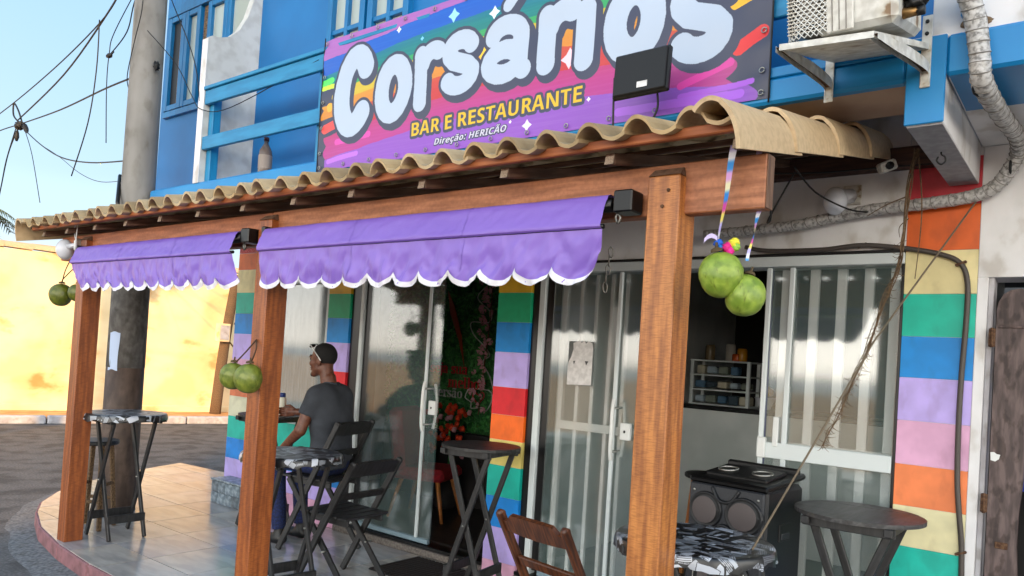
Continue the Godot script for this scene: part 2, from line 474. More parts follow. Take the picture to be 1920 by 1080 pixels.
func sky_and_sun() -> void:
	var w := 512
	var h := 256
	var im := Image.create(w, h, false, Image.FORMAT_RGBF)
	var s := SUN.normalized()
	for j in h:
		var el := (0.5 - (j + 0.5) / h) * PI
		for i in w:
			var az := ((i + 0.5) / w) * TAU
			var d := Vector3(sin(az) * cos(el), sin(el), -cos(az) * cos(el))
			var up := clampf(d.y, 0.0, 1.0)
			var t := pow(1.0 - up, 3.2)
			var c := Vector3(0.20, 0.37, 0.58).lerp(Vector3(0.44, 0.55, 0.58), t)
			c = c.lerp(Vector3(0.80, 0.66, 0.54), pow(clampf(1.0 - up / 0.13, 0.0, 1.0), 1.4) * 0.75)
			var near := clampf(d.dot(s), -1.0, 1.0)
			var hz := exp(-pow(up / 0.24, 2.0))
			c += Vector3(1.0, 0.93, 0.82) * (1.95 * pow(clampf(near * 0.5 + 0.5, 0.0, 1.0), 2.3) * (0.10 + 2.9 * hz) + 0.8 * pow(maxf(near, 0.0), 12.0))
			if d.y < 0.0:
				c = Vector3(0.32, 0.29, 0.25)
			im.set_pixel(i, j, Color(c.x, c.y, c.z))
	var pan := PanoramaSkyMaterial.new()
	pan.panorama = ImageTexture.create_from_image(im)
	var sky := Sky.new()
	sky.sky_material = pan
	var e := Environment.new()
	e.background_mode = Environment.BG_SKY
	e.sky = sky
	e.tonemap_mode = Environment.TONE_MAPPER_LINEAR
	e.tonemap_exposure = 1.95
	e.sdfgi_enabled = true
	e.ssao_enabled = true
	e.ssil_enabled = true
	var we := WorldEnvironment.new()
	we.name = "world"
	we.environment = e
	add_child(we)
	var sun := DirectionalLight3D.new()
	sun.name = "sun"
	sun.light_color = Color(1.0, 0.78, 0.50)
	sun.light_energy = 0.95
	sun.light_angular_distance = 0.6
	sun.shadow_enabled = true
	add_child(sun)
	sun.look_at_from_position(SUN * 50.0, Vector3.ZERO, Vector3.UP)

# ------------------------------------------------------------------ ground
func flat_quad(x0: float, x1: float, z0: float, z1: float, y: float) -> ArrayMesh:
	var st := begin()
	quad(st, Vector3(x0, y, z1), Vector3(x1, y, z1), Vector3(x1, y, z0), Vector3(x0, y, z0))
	return done(st)

func uneven(x0: float, x1: float, z0: float, z1: float, y: float, amp: float, nx: int, nz: int) -> ArrayMesh:
	var n := FastNoiseLite.new()
	n.seed = 5
	n.frequency = 0.35
	n.fractal_octaves = 4
	return sheet(func(u: float, v: float) -> Vector3:
		var x := lerpf(x0, x1, u)
		var z := lerpf(z0, z1, v)
		return Vector3(x, y + amp * n.get_noise_2d(x, z), z), nx, nz)

func ground() -> void:
	struct("ground", flat_quad(-400, 400, -400, 400, -0.19), M.asphalt)
	struct("road", uneven(-26, 14, -22, 11, -0.125, 0.012, 200, 165), M.asphalt)
	struct("beach", flat_quad(-300, 300, 7.4, 75, -0.105), M.sand)
	struct("sea", flat_quad(-400, 400, 74, 400, -0.09), M.sea)
	# worn concrete gutter along the kerb
	var rim := [Vector2(1.5, 0.09), Vector2(-3.2, 0.09), Vector2(-4.0, 0.08), Vector2(-4.6, 0.03), Vector2(-5.2, -0.07), Vector2(-5.72, -0.23), Vector2(-6.1, -0.40), Vector2(-6.5, -0.68), Vector2(-6.85, -1.05), Vector2(-7.25, -1.65), Vector2(-7.6, -2.46)]
	var st := begin(true)
	var rg := RandomNumberGenerator.new()
	rg.seed = 4
	var inner := []
	var outer := []
	for i in rim.size():
		var a: Vector2 = rim[maxi(i - 1, 0)]
		var b: Vector2 = rim[mini(i + 1, rim.size() - 1)]
		var d := (b - a).normalized()
		var nrm := Vector2(d.y, -d.x)
		if nrm.dot(Vector2(-0.4, 1)) < 0.0:
			nrm = -nrm
		inner.append(Vector3(rim[i].x, -0.105, rim[i].y))
		var p: Vector2 = rim[i] + nrm * (0.22 + rg.randf() * 0.16)
		outer.append(Vector3(p.x, -0.128, p.y))
	for i in rim.size() - 1:
		quad(st, inner[i], outer[i], outer[i + 1], inner[i + 1])
	var gt := MeshInstance3D.new()
	struct("gutter", done(st), M.gutter)
	gt.free()
	# terrace: body, kerb blocks, tiles cut to its outline
	var poly := PackedVector2Array(rim)
	poly.append(Vector2(-5.4, -2.62))
	poly.append(Vector2(-5.4, -2.0))
	poly.append(Vector2(1.5, -2.0))
	var terrace := struct("terrace", prism(poly, 0.15, true), M.grout, Vector3(0, -0.010, 0))
	for i in rim.size() - 1:
		var a: Vector2 = rim[i]
		var b: Vector2 = rim[i + 1]
		var n := maxi(1, roundi((b - a).length() / 0.55))
		for k in n:
			var p := a.lerp(b, float(k) / n)
			var q := a.lerp(b, float(k + 1) / n)
			var d := (q - p).normalized() * 0.004
			bar(terrace, "kerb_block", Vector3(p.x + d.x, -0.058, p.y + d.y), Vector3(q.x - d.x, -0.058, q.y - d.y), 0.128, 0.036, M.pink_kerb, Vector3(-(q - p).y, 0, (q - p).x), 0.008)
	var s := 0.5
	for i in range(-16, 3):
		for j in range(-6, 1):
			var x0 := i * s + 0.11
			var z0 := j * s + 0.24
			var cell := PackedVector2Array([Vector2(x0 + 0.003, z0 + 0.003), Vector2(x0 + s - 0.003, z0 + 0.003), Vector2(x0 + s - 0.003, z0 + s - 0.003), Vector2(x0 + 0.003, z0 + s - 0.003)])
			for piece in Geometry2D.intersect_polygons(cell, poly):
				part(terrace, "floor_tile", prism(piece, 0.012, true), M.floor_tile[(i * 7 + j * 3 + 60) % 4], Vector3(0, 0.010 + rng.randf_range(-0.0008, 0.0008), 0))
	# kerbed plant box against the corner pillar, clad in grey tiles
	var box := thing("planter_box", "low grey stone-tiled planter box at the foot of the corner pillar", "planter", Vector3(-5.12, 0, -1.66))
	boxed(box, "body", -0.25, 0.32, 0.0, 0.185, -0.1, 0.092, M.grout)
	for j in 2:
		for i in 5:
			part(box, "cladding_tile", bx(0.108, 0.098, 0.012, 0.002), tint(M.bench_stone, Color.from_hsv(0.58, 0.05, [0.92, 0.7, 1.0, 0.8, 0.95][(i * 2 + j * 3) % 5])), Vector3(-0.193 + i * 0.114, 0.05 + j * 0.102, 0.097))
	for j in 2:
		for i in 2:
			part(box, "cladding_tile", bx(0.012, 0.098, 0.09, 0.002), M.bench_stone, Vector3(-0.254, 0.05 + j * 0.102, -0.05 + i * 0.094))
	boxed(box, "rim", -0.265, 0.32, 0.206, 0.222, -0.1, 0.108, M.bench_stone)

func far_side() -> void:
	var u := Vector2(0.27, -0.963)
	var n := Vector2(0.963, 0.27)      # towards the viewer
	var k0 := Vector2(-13.4, -2.9)
	var w0 := Vector2(-14.79, -3.38)
	var walk := PackedVector2Array([k0 + u * 14.0, k0 - u * 9.0, k0 - u * 9.0 - n * 1.6, k0 + u * 14.0 - n * 1.6])
	struct("far_pavement", prism(walk, 0.2, true), M.sand, Vector3(0, -0.03, 0))
	var kerb := struct("far_kerb", prism(PackedVector2Array([k0 + u * 14.0 + n * 0.02, k0 - u * 9.0 + n * 0.02, k0 - u * 9.0 - n * 0.1, k0 + u * 14.0 - n * 0.1]), 0.2, true), M.grout, Vector3(0, -0.045, 0))
	for i in 20:
		var a := k0 + u * (-9.0 + i * 1.15 + 0.01)
		var b := k0 + u * (-9.0 + i * 1.15 + 1.14)
		bar(kerb, "kerb_block", Vector3(a.x + 0.01, -0.015, a.y), Vector3(b.x + 0.01, -0.015, b.y), 0.15, 0.17, M.kerb_paint, Vector3(n.x, 0, n.y), 0.02)
	var wall := thing("boundary_wall", "long cream plastered boundary wall across the side street, sunlit", "wall", Vector3(w0.x, 0, w0.y), atan2(-u.y, u.x))
	# local x runs along u, local z along... the face towards the viewer lies at z = 0
	var face := 1.0 if Vector2(cos(wall.rotation.y + PI / 2), -sin(wall.rotation.y + PI / 2)).dot(n) > 0.0 else -1.0
	var back := -0.2 * (-1.0 if face > 0.0 else 1.0)
	boxed(wall, "plastered_wall", -8.0, 14.0, -0.15, 2.98, 0.0, back, M.sun_wall, 0.01)
	boxed(wall, "plinth", -8.0, 14.0, -0.15, 0.09, -back * 0.12, back * 0.9, M.sun_wall, 0.01)
	for i in 48:
		var x := -8.0 + i * 0.46
		var cap := part(wall, "coping_tile", cap_mesh(0.13, 0.13, 0.49), M.cap, Vector3(x, 2.99 + rng.randf() * 0.012, back / 2.0), Vector3(0.04, PI / 2, 0))
		cap.rotation.y += rng.randf_range(-0.03, 0.03)
	# leaning wooden post with a meter box against the wall
	var post := thing("service_post", "leaning weathered post against the cream wall carrying an electricity meter box", "post", Vector3(-13.52, -0.03, -6.5))
	part(post, "pole", tube([Vector3(0.0, 0, 0.12), Vector3(0.0, 1.4, 0.02), Vector3(0.0, 2.95, -0.16)], 0.115, 0.095, 12, 3), M.bark)
	var mb := boxed(post, "meter_box", 0.05, 0.2, 1.52, 1.9, 0.02, 0.28, M.sun_wall, 0.01)
	boxed(mb, "cover", 0.08, 0.09, -0.15, 0.15, -0.1, 0.1, M.kerb_paint)
	part(post, "cable", tube([Vector3(0.13, 1.9, -0.1), Vector3(0.16, 2.1, -0.2), Vector3(0.12, 2.5, -0.26), Vector3(0.1, 2.9, -0.3)], 0.018), M.stem)
	part(post, "cable", tube([Vector3(0.13, 1.52, -0.02), Vector3(0.16, 1.4, -0.16), Vector3(0.14, 1.62, -0.3), Vector3(0.1, 1.95, -0.33)], 0.016), M.stem)
	# tall street lamp on the sea side: its shadow falls on the wall
	var lamp := thing("street_lamp", "tall concrete street lamp with a long arm beside the road", "street lamp", Vector3(-5.7, -0.13, 5.46))
	part(lamp, "column", tube([Vector3(0, 0, 0), Vector3(0, 7.6, 0)], 0.19, 0.14, 14, 1), M.concrete)
	part(lamp, "arm", tube([Vector3(0, 6.3, 0), Vector3(0, 6.62, -0.5), Vector3(0, 6.72, -1.1)], 0.045), M.steel)
	part(lamp, "head", blob(Vector3(0.16, 0.09, 0.42), 3, 0.02), M.steel, Vector3(0, 6.72, -1.5))
	part(lamp, "control_box", bx(0.3, 0.36, 0.3, 0.02), M.steel, Vector3(0, 6.62, -0.85))
	# unseen block, added to keep the evening sun off the shop front
	var sun_blocker := thing("added_sun_blocker", "added unseen four-storey block that keeps the sun off the shop front", "building", Vector3(21.6, -0.15, 25.0))
	boxed(sun_blocker, "wall", 0.0, 12.0, 0.0, 18.5, 0.0, 6.0, M.grey_wall, 0.02)
	for fl in 4:
		for i in 4:
			var wn := boxed(sun_blocker, "window", 1.2 + i * 2.8, 2.6 + i * 2.8, 1.4 + fl * 4.0, 3.0 + fl * 4.0, -0.02, 0.06, M.frame_black)
			part(wn, "pane", bx(1.2, 1.4, 0.02), M.pane_film, Vector3(0, 0, -0.05))
	boxed(sun_blocker, "roof", -0.2, 12.2, 18.5, 18.8, -0.2, 6.2, M.grey_soffit)
	palm()

func palm() -> void:
	var t := thing("palm_tree", "palm tree rising behind the cream boundary wall", "tree", Vector3(-22.5, -0.15, -4.15))
	t.scale = Vector3(0.8, 0.93, 0.8)
	part(t, "trunk", tube([Vector3(0, 0, 0), Vector3(0.1, 2.6, 0.05), Vector3(0.0, 4.9, 0.1)], 0.2, 0.12, 10, 4, 0.06), M.bark)
	var top := Vector3(0, 4.9, 0.1)
	var r := RandomNumberGenerator.new()
	r.seed = 9
	for k in 16:
		var st := begin()
		var az := TAU * k / 16.0 + r.randf_range(-0.15, 0.15)
		var rise := r.randf_range(-0.1, 1.0)
		var out := Vector3(cos(az), 0, sin(az))
		var pts := []
		for i in 7:
			var s := i / 6.0
			pts.append(top + out * (s * 1.9) + Vector3(0, rise * s * 1.3 - s * s * (1.0 + rise * 0.55), 0))
		add_tube(st, smooth_path(pts, 3), 0.022, 0.006, 5)
		var side := out.cross(Vector3.UP)
		var sp := smooth_path(pts, 4)
		for i in range(3, sp.size() - 1):
			for s in [-1.0, 1.0]:
				var ln := 0.5 * sin(PI * (0.15 + 0.8 * i / sp.size())) + 0.1
				var tip: Vector3 = sp[i] + (side * s * 0.8 + out * 0.55 + Vector3(0, -0.35 - r.randf() * 0.25, 0)) * ln
				var dir := (sp[i + 1] - sp[i]).normalized() * 0.035
				tri(st, sp[i] - dir, tip, sp[i] + dir)
		part(t, "frond", done(st), M.palm if k % 3 else M.palm_dry)

# ------------------------------------------------------------------ the restaurant
const ZF := -1.776
const RAINBOW := [Color(0.80, 0.20, 0.25), Color(0.88, 0.38, 0.08), Color(0.93, 0.87, 0.64), Color(0.02, 0.74, 0.63), Color(0.01, 0.54, 0.85), Color(0.75, 0.67, 0.93), Color(0.87, 0.66, 0.79), Color(0.93, 0.51, 0.29), Color(0.93, 0.89, 0.70), Color(0.02, 0.75, 0.67), Color(0.03, 0.55, 0.90), Color(0.77, 0.69, 0.95), Color(0.88, 0.66, 0.77)]
var paint := {}

func painted(c: Color) -> StandardMaterial3D:
	if not paint.has(c):
		var base: StandardMaterial3D = M.paint_base
		paint[c] = tint(base, c)
	return paint[c]

func banded(parent: Node, called: String, x0: float, x1: float, z0: float, z1: float, levels: Array, cols: Array) -> void:
	# a masonry pier painted in level bands, top to bottom
	var pier := boxed(parent, called, x0 + 0.004, x1 - 0.004, -0.01, levels[0], z0, z1 - 0.004, M.white_wall)
	var c := pier.position
	for i in levels.size() - 1:
		var y1: float = levels[i]
		var y0: float = levels[i + 1]
		var b := part(pier, "painted_band", bx(x1 - x0, y1 - y0 - 0.0015, z1 - z0, 0.0008), painted(cols[i]), Vector3((x0 + x1) / 2.0, (y0 + y1) / 2.0, (z0 + z1) / 2.0) - c)
		b.position.z += 0.0004 * (i % 3)

func restaurant() -> void:
	M.paint_base = overlay(overlay(grain(Color(0.93, 0.93, 0.93), Color(1, 1, 1), 0.014, Vector3(1.3, 1.3, 1.3), 0.55, 81, 0.03, true), M.fine, Vector3(1.1, 1.1, 1.1), true), ntex([Color(0.95, 0.945, 0.94), Color(1, 1, 1), Color(1, 1, 1)], [0.2, 0.4, 0.7], 0.015, 82, 512, 6), Vector3(0.9, 0.5, 0.9), true)
	var r := thing("restaurant", "two-storey corner restaurant painted blue with rainbow-striped pillars and sliding glass doors", "building")
	var lv := [2.60, 2.372, 2.154, 1.944, 1.736, 1.534, 1.325, 1.112, 0.911, 0.716, 0.51, 0.30, 0.10, 0.0]
	banded(r, "pillar", 0.358, 0.668, -1.99, ZF, lv, RAINBOW)
	var mid := RAINBOW.duplicate()
	mid[2] = Color(0.92, 0.72, 0.14)
	mid[3] = Color(0.06, 0.70, 0.48)
	mid[6] = Color(0.86, 0.10, 0.15)
	mid[7] = Color(0.96, 0.42, 0.07)
	mid[8] = Color(0.93, 0.85, 0.48)
	var lvm := [2.44, 2.36, 2.16, 1.963, 1.757, 1.548, 1.306, 1.114, 0.939, 0.762, 0.548, 0.337, 0.105, 0.0]
	lvm.pop_front()
	var midc := mid.duplicate()
	midc.pop_front()
	banded(r, "pillar", -2.225, -1.937, -1.99, ZF, lvm, midc)
	banded(r, "pillar", -4.105, -3.823, -1.99, ZF, lvm, midc)
	var cor := RAINBOW.duplicate()
	cor[1] = Color(0.90, 0.42, 0.14)
	cor[7] = Color(0.86, 0.48, 0.32)
	cor[8] = Color(0.86, 0.85, 0.73)
	banded(r, "corner_pillar", -5.527, -5.228, -2.6, ZF, [2.46, 2.36, 2.2, 1.98, 1.778, 1.582, 1.34, 1.14, 0.98, 0.786, 0.579, 0.383, 0.19, 0.0], cor)
	# low painted wall under the corner window
	for i in 4:
		boxed(r, "sill_wall_band", -5.228, -4.105, [0.58, 0.385, 0.19, 0.0][i], [0.806, 0.5785, 0.3835, 0.1885][i], -1.95, ZF - 0.012, painted([cor[9], cor[10], cor[11], cor[12]][i]))
	boxed(r, "window_sill", -5.228, -4.105, 0.8075, 0.826, -1.95, ZF + 0.012, M.alu)
	# wall above the openings, ledger on it, step
	boxed(r, "upper_wall", -5.53, 0.357, 2.166, 2.86, -1.99, ZF, M.white_wall)
	boxed(r, "upper_wall", 0.3575, 0.668, 2.6005, 2.86, -1.99, ZF - 0.002, M.white_wall)
	boxed(r, "side_wall", -5.5, -5.32, -0.1, 2.8, -7.0, -2.6, M.white_wall)
	boxed(r, "door_step", -3.823, -2.225, 0.0, 0.05, -2.0, ZF + 0.035, M.grout, 0.006)
	boxed(r, "door_step", -1.937, 0.357, 0.0, 0.05, -2.0, ZF + 0.02, M.grout, 0.006)
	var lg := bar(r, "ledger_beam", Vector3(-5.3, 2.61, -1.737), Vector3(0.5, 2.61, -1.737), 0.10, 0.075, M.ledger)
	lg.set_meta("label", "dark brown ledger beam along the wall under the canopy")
	# --- glass door, left bay: fixed dark frame, sliding leaf, track
	door_track(r, -3.823, -2.225)
	boxed(r, "door_frame", -3.822, -3.70, 0.05, 2.10, -1.93, -1.80, M.frame_black)
	boxed(r, "door_frame", -3.66, -3.585, 0.1, 2.10, -1.90, -1.81, M.frame_black)
	boxed(r, "jamb_strip", -3.698, -3.662, 0.06, 2.10, -1.86, -1.785, M.alu)
	glass_leaf(r, -3.58, -2.775, 0.115, 2.09, -1.80, [-2.895], false, -2.86, -2.80)
	# --- glass door, right bay: two leaves with a gap between them, grille bars behind
	door_track(r, -1.937, 0.357)
	boxed(r, "door_frame", -1.936, -1.875, 0.05, 2.10, -1.93, -1.80, M.frame_black)
	boxed(r, "door_frame", -1.825, -1.765, 0.1, 2.10, -1.90, -1.81, M.frame_black)
	boxed(r, "jamb_strip", -1.872, -1.828, 0.06, 2.10, -1.86, -1.785, M.alu)
	glass_leaf(r, -1.76, -1.085, 0.115, 2.09, -1.80, [-1.245], false, -1.225, -1.15)
	glass_leaf(r, -0.335, 0.340, 0.115, 2.09, -1.80, [-0.315, -0.19], true, 9.0, 9.0)
	boxed(r, "door_frame", -1.083, -1.062, 0.06, 2.10, -1.86, -1.79, M.frame_black)
	boxed(r, "door_frame", 0.342, 0.3575, 0.05, 2.15, -1.93, -1.785, M.frame_black)
	var grille := boxed(r, "grille", -1.74, -1.70, 0.09, 2.09, -1.905, -1.87, M.white_paint)
	for x in [-1.59, -1.475, -1.36, -1.25, -1.125]:
		part(grille, "grille_bar", bx(0.026, 2.0, 0.026), M.white_paint, Vector3(x + 1.72, 0, 0))
	part(grille, "rail", bx(0.62, 0.055, 0.02), M.white_paint, Vector3(0.31, 0.0, 0.024))
	var grille2 := boxed(r, "grille", -0.275, -0.205, 0.09, 2.09, -1.905, -1.87, M.white_paint)
	for x in [-0.10, 0.04, 0.175, 0.30]:
		part(grille2, "grille_bar", bx(0.048, 2.0, 0.03), M.white_paint, Vector3(x + 0.24, 0, 0))
	part(grille2, "rail", bx(0.56, 0.05, 0.02), M.white_paint, Vector3(0.29, 0.03, 0.026))
	# --- corner window
	boxed(r, "window_frame", -5.227, -5.17, 0.826, 2.12, -1.87, -1.80, M.alu)
	boxed(r, "window_frame", -4.165, -4.106, 0.826, 2.12, -1.87, -1.80, M.alu)
	boxed(r, "window_frame", -5.17, -4.165, 2.06, 2.12, -1.87, -1.80, M.alu)
	boxed(r, "window_pane", -5.17, -4.165, 0.83, 2.06, -1.842, -1.836, M.glass, 0.0)
	boxed(r, "added_reflection_pane", -5.17, -4.165, 0.83, 2.06, -1.86, -1.854, M.glass, 0.0)  # second pane added to strengthen the window's reflection
	boxed(r, "curtain", -5.17, -4.17, 0.84, 2.06, -1.90, -1.895, M.curtain, 0.0)

func door_track(r: Node, x0: float, x1: float) -> void:
	boxed(r, "bottom_track", x0 + 0.001, x1 - 0.001, 0.0505, 0.075, -1.90, -1.765, M.black_metal)
	boxed(r, "header_track", x0 + 0.001, x1 - 0.001, 2.095, 2.15, -1.93, -1.765, M.alu)
	boxed(r, "header_seal", x0 + 0.001, x1 - 0.001, 2.1505, 2.1655, -1.93, -1.758, M.frame_black)

func glass_leaf(r: Node, x0: float, x1: float, y0: float, y1: float, z: float, bars: Array, mid: bool, hx: float, lx: float) -> void:
	var leaf := boxed(r, "glass_door", x0, x1, y0, y1, z - 0.004, z + 0.004, M.glass, 0.0)
	var c := leaf.position
	part(leaf, "added_reflection_pane", bx(x1 - x0, y1 - y0, 0.006, 0.0), M.glass, Vector3(0, 0, -0.016))  # extra sheet added behind the glass to double its reflection
	part(leaf, "bottom_rail", bx(x1 - x0, 0.035, 0.03), M.alu_track, Vector3(0, -(y1 - y0) / 2.0 - 0.0175, 0))
	for x in bars:
		part(leaf, "stile", bx(0.026, y1 - y0, 0.018), M.alu, Vector3(x - c.x, 0, 0.014))
	if mid:
		part(leaf, "mid_rail", bx(x1 - x0, 0.085, 0.02), M.alu, Vector3(0, 1.098 - c.y, 0.015))
		part(leaf, "lock_box", bx(0.045, 0.11, 0.03, 0.004), M.white_paint, Vector3(x0 + 0.03 - c.x, 1.11 - c.y, 0.028))
		part(leaf, "pull_plate", bx(0.03, 0.16, 0.022, 0.004), M.white_paint, Vector3(x0 + 0.10 - c.x, 1.2 - c.y, 0.018))
	if hx < 5.0:
		var h := part(leaf, "handle", tube([Vector3(0.0, -0.185, 0.012), Vector3(0.004, -0.12, 0.03), Vector3(0.008, 0, 0.036), Vector3(0.004, 0.12, 0.03), Vector3(0.0, 0.185, 0.012)], 0.0125, 0.0125, 10), M.white_paint, Vector3(hx - c.x, 1.105 - c.y, 0.045))
		part(h, "handle_twin", tube([Vector3(0.0, -0.17, -0.06), Vector3(0.004, 0, -0.085), Vector3(0.0, 0.17, -0.06)], 0.0115, 0.0115, 10), M.white_paint, Vector3(0.012, 0, -0.03))
		for s in [-1.0, 1.0]:
			part(h, "standoff", tube([Vector3(0.002, s * 0.135, 0.02), Vector3(0.002, s * 0.135, -0.10)], 0.008, 0.008, 8, 1), M.steel)
		part(leaf, "lock_box", bx(0.07, 0.105, 0.03, 0.005), M.white_paint, Vector3(lx - c.x, 1.10 - c.y, 0.021))
		part(leaf, "keyhole", bx(0.012, 0.016, 0.006), M.black, Vector3(lx - c.x, 1.10 - c.y, 0.039))

func upper_floor() -> void:
	var r := get_node("restaurant")
	var zu := -0.762
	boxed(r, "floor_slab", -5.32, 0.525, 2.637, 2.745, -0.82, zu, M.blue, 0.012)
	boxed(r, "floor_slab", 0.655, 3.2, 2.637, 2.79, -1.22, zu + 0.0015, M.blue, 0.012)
	boxed(r, "slab_upstand", -0.3, 0.525, 2.7455, 2.79, -0.82, zu, M.blue, 0.004)
	boxed(r, "slab_soffit", -5.31, 0.525, 2.662, 2.738, -1.22, -0.8205, M.soffit)
	boxed(r, "balcony_floor", -5.31, 0.525, 2.7385, 2.7445, -1.22, -0.8205, M.blue)
	boxed(r, "room_soffit", -5.5, 0.525, 2.868, 2.93, -1.99, -1.31, M.soffit)
	# square bracket beam above the right-hand pillar: blue front, grey underside, white flank
	var b := boxed(r, "bracket_beam", 0.53, 0.655, 2.466, 2.80, -1.775, -0.77, M.white_wall)
	boxed(r, "bracket_front", 0.525, 0.657, 2.4675, 2.792, -0.769, -0.7575, M.blue, 0.004)
	part(b, "underside", bx(0.118, 0.004, 0.995, 0.0), M.grey_soffit, Vector3(0, -0.1685, 0))
	var hook := part(b, "ceiling_hook", tube([Vector3(0, 0.01, 0), Vector3(0, -0.012, 0), Vector3(0.014, -0.022, 0), Vector3(0.017, -0.04, 0), Vector3(0, -0.054, 0), Vector3(-0.017, -0.04, 0), Vector3(-0.012, -0.024, 0)], 0.0035, 0.0035, 6), M.black, Vector3(0.0, -0.168, 0.12))
	hook.rotation.y = 0.6
	var pn := boxed(r, "white_panel", 0.60, 1.0, 2.7905, 3.4, -0.86, -0.79, M.white_wall)
	part(pn, "blue_strut", bx(0.038, 0.60, 0.04, 0.01), M.blue, Vector3(-0.085, 0.04, 0.06))
	part(pn, "broken_plaster", blob(Vector3(0.05, 0.022, 0.006), 11, 0.12, 2.0), M.brick_in, Vector3(-0.06, -0.27, 0.036))
	# recessed blue wall and its windows
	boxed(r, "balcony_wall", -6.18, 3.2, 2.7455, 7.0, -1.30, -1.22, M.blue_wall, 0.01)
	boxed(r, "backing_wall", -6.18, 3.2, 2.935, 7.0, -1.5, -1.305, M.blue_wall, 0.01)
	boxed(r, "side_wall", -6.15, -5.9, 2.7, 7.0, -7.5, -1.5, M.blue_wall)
	boxed(r, "roof", -6.4, 3.4, 7.0, 7.15, -7.5, -0.7, M.white_wall)
	boxed(r, "corner_slab", -6.1, -5.32, 2.637, 2.745, -7.5, -0.95, M.blue)
	# tall window group beyond the low divider
	var wins := [[-6.05, -5.74, 0], [-5.735, -5.475, 1], [-5.47, -5.345, 2], [-5.34, -5.02, 1], [-5.015, -4.62, 1]]
	for q in wins:
		var x0: float = q[0]
		var x1: float = q[1]
		var w := boxed(r, "window", x0, x1, 3.66, 4.56, -1.2395, -1.2105, M.window_blue)
		var cx := (x0 + x1) / 2.0
		if q[2] != 2:
			for e in [x0 + 0.028, x1 - 0.028]:
				part(w, "frame", bx(0.056, 0.90, 0.05), M.window_blue, Vector3(e - cx, 0, 0.024))
			for y in [-0.425, 0.425]:
				part(w, "frame", bx(x1 - x0 - 0.115, 0.05, 0.045), M.window_blue, Vector3(0, y, 0.024))
		if q[2] == 0:
			part(w, "pane", bx(0.115, 0.79, 0.006, 0.0), M.black, Vector3(-0.04, 0, 0.012))
			part(w, "side_reveal", bx(0.075, 0.79, 0.006, 0.0), M.brick_in, Vector3(0.056, 0, 0.014))
			part(w, "mullion", bx(0.03, 0.80, 0.03), M.window_blue, Vector3(0.085, 0, 0.026))
		elif q[2] == 1:
			part(w, "pane", bx(x1 - x0 - 0.11, 0.79, 0.006, 0.0), M.pane_film, Vector3(0, 0, 0.014))
		else:
			part(w, "side_reveal", bx(0.10, 0.89, 0.006, 0.0), M.brick_in, Vector3(0, 0, 0.014))
	boxed(r, "window_head", -6.07, -4.6, 4.5625, 4.66, -1.24, -1.17, M.window_blue)
	for i in 3:
		var wx := -5.74 + i * 0.62
		var w := boxed(r, "window", wx - 0.28, wx + 0.28, 4.68, 5.4, -1.24, -1.2105, M.window_blue)
		part(w, "pane", bx(0.46, 0.56, 0.006, 0.0), M.pane_film, Vector3(0, 0, 0.02))
	boxed(r, "window_sill", -6.07, -4.6, 3.60, 3.6575, -1.24, -1.185, M.window_blue)
	# casement above the banner
	for i in 2:
		var x0 := -3.58 + i * 0.46
		var w := boxed(r, "window", x0, x0 + 0.43, 3.3, 4.4, -1.24, -1.2105, M.window_blue)
		part(w, "frame", bx(0.055, 1.1, 0.06), M.window_blue, Vector3(-0.187, 0, 0.03))
		part(w, "frame", bx(0.055, 1.1, 0.06), M.window_blue, Vector3(0.187, 0, 0.03))
		part(w, "mullion", bx(0.035, 1.1, 0.045), M.window_blue, Vector3(0, 0, 0.028))
		for y in [-0.36, 0.02, 0.4]:
			part(w, "glazing_bar", bx(0.32, 0.035, 0.04), M.window_blue, Vector3(0, y, 0.026))
		for s in [-1.0, 1.0]:
			part(w, "pane", bx(0.15, 1.08, 0.006, 0.0), M.pane_film, Vector3(s * 0.088, 0, 0.012))
	# pale divider wall with a swept top
	var prof := PackedVector2Array([Vector2(0.0, 2.745), Vector2(0.0, 3.90), Vector2(0.03, 3.93), Vector2(0.10, 3.94), Vector2(0.18, 3.975), Vector2(0.26, 4.06), Vector2(0.33, 4.20), Vector2(0.39, 4.42), Vector2(0.455, 4.9), Vector2(0.455, 2.745)])
	var dv := part(r, "divider_wall", prism(prof, 0.075), M.grey_wall, Vector3(-4.58, 0, -0.765), Vector3(0, PI / 2, 0))
	dv.set_meta("label", "pale grey divider wall with a curved top on the balcony")
	part(dv, "front_edge", bx(0.008, 1.16, 0.079, 0.002), M.white_wall, Vector3(-0.003, 3.32, 0))
	# wooden balustrade: boards between posts
	for y in [[3.365, 3.475], [3.004, 3.107]]:
		bar(r, "balustrade_board", Vector3(-4.54, (y[0] + y[1]) / 2.0, -0.785), Vector3(0.5, (y[0] + y[1]) / 2.0, -0.785), y[1] - y[0], 0.032, M.blue_wood)
	bar(r, "balustrade_cap", Vector3(-4.54, 3.492, -0.79), Vector3(0.5, 3.492, -0.79), 0.028, 0.075, M.blue_wood)
	for x in [-4.505, -3.1, -1.6, -0.1]:
		bar(r, "balustrade_post", Vector3(x, 2.745, -0.845), Vector3(x, 3.475, -0.845), 0.065, 0.07, M.blue_wood)

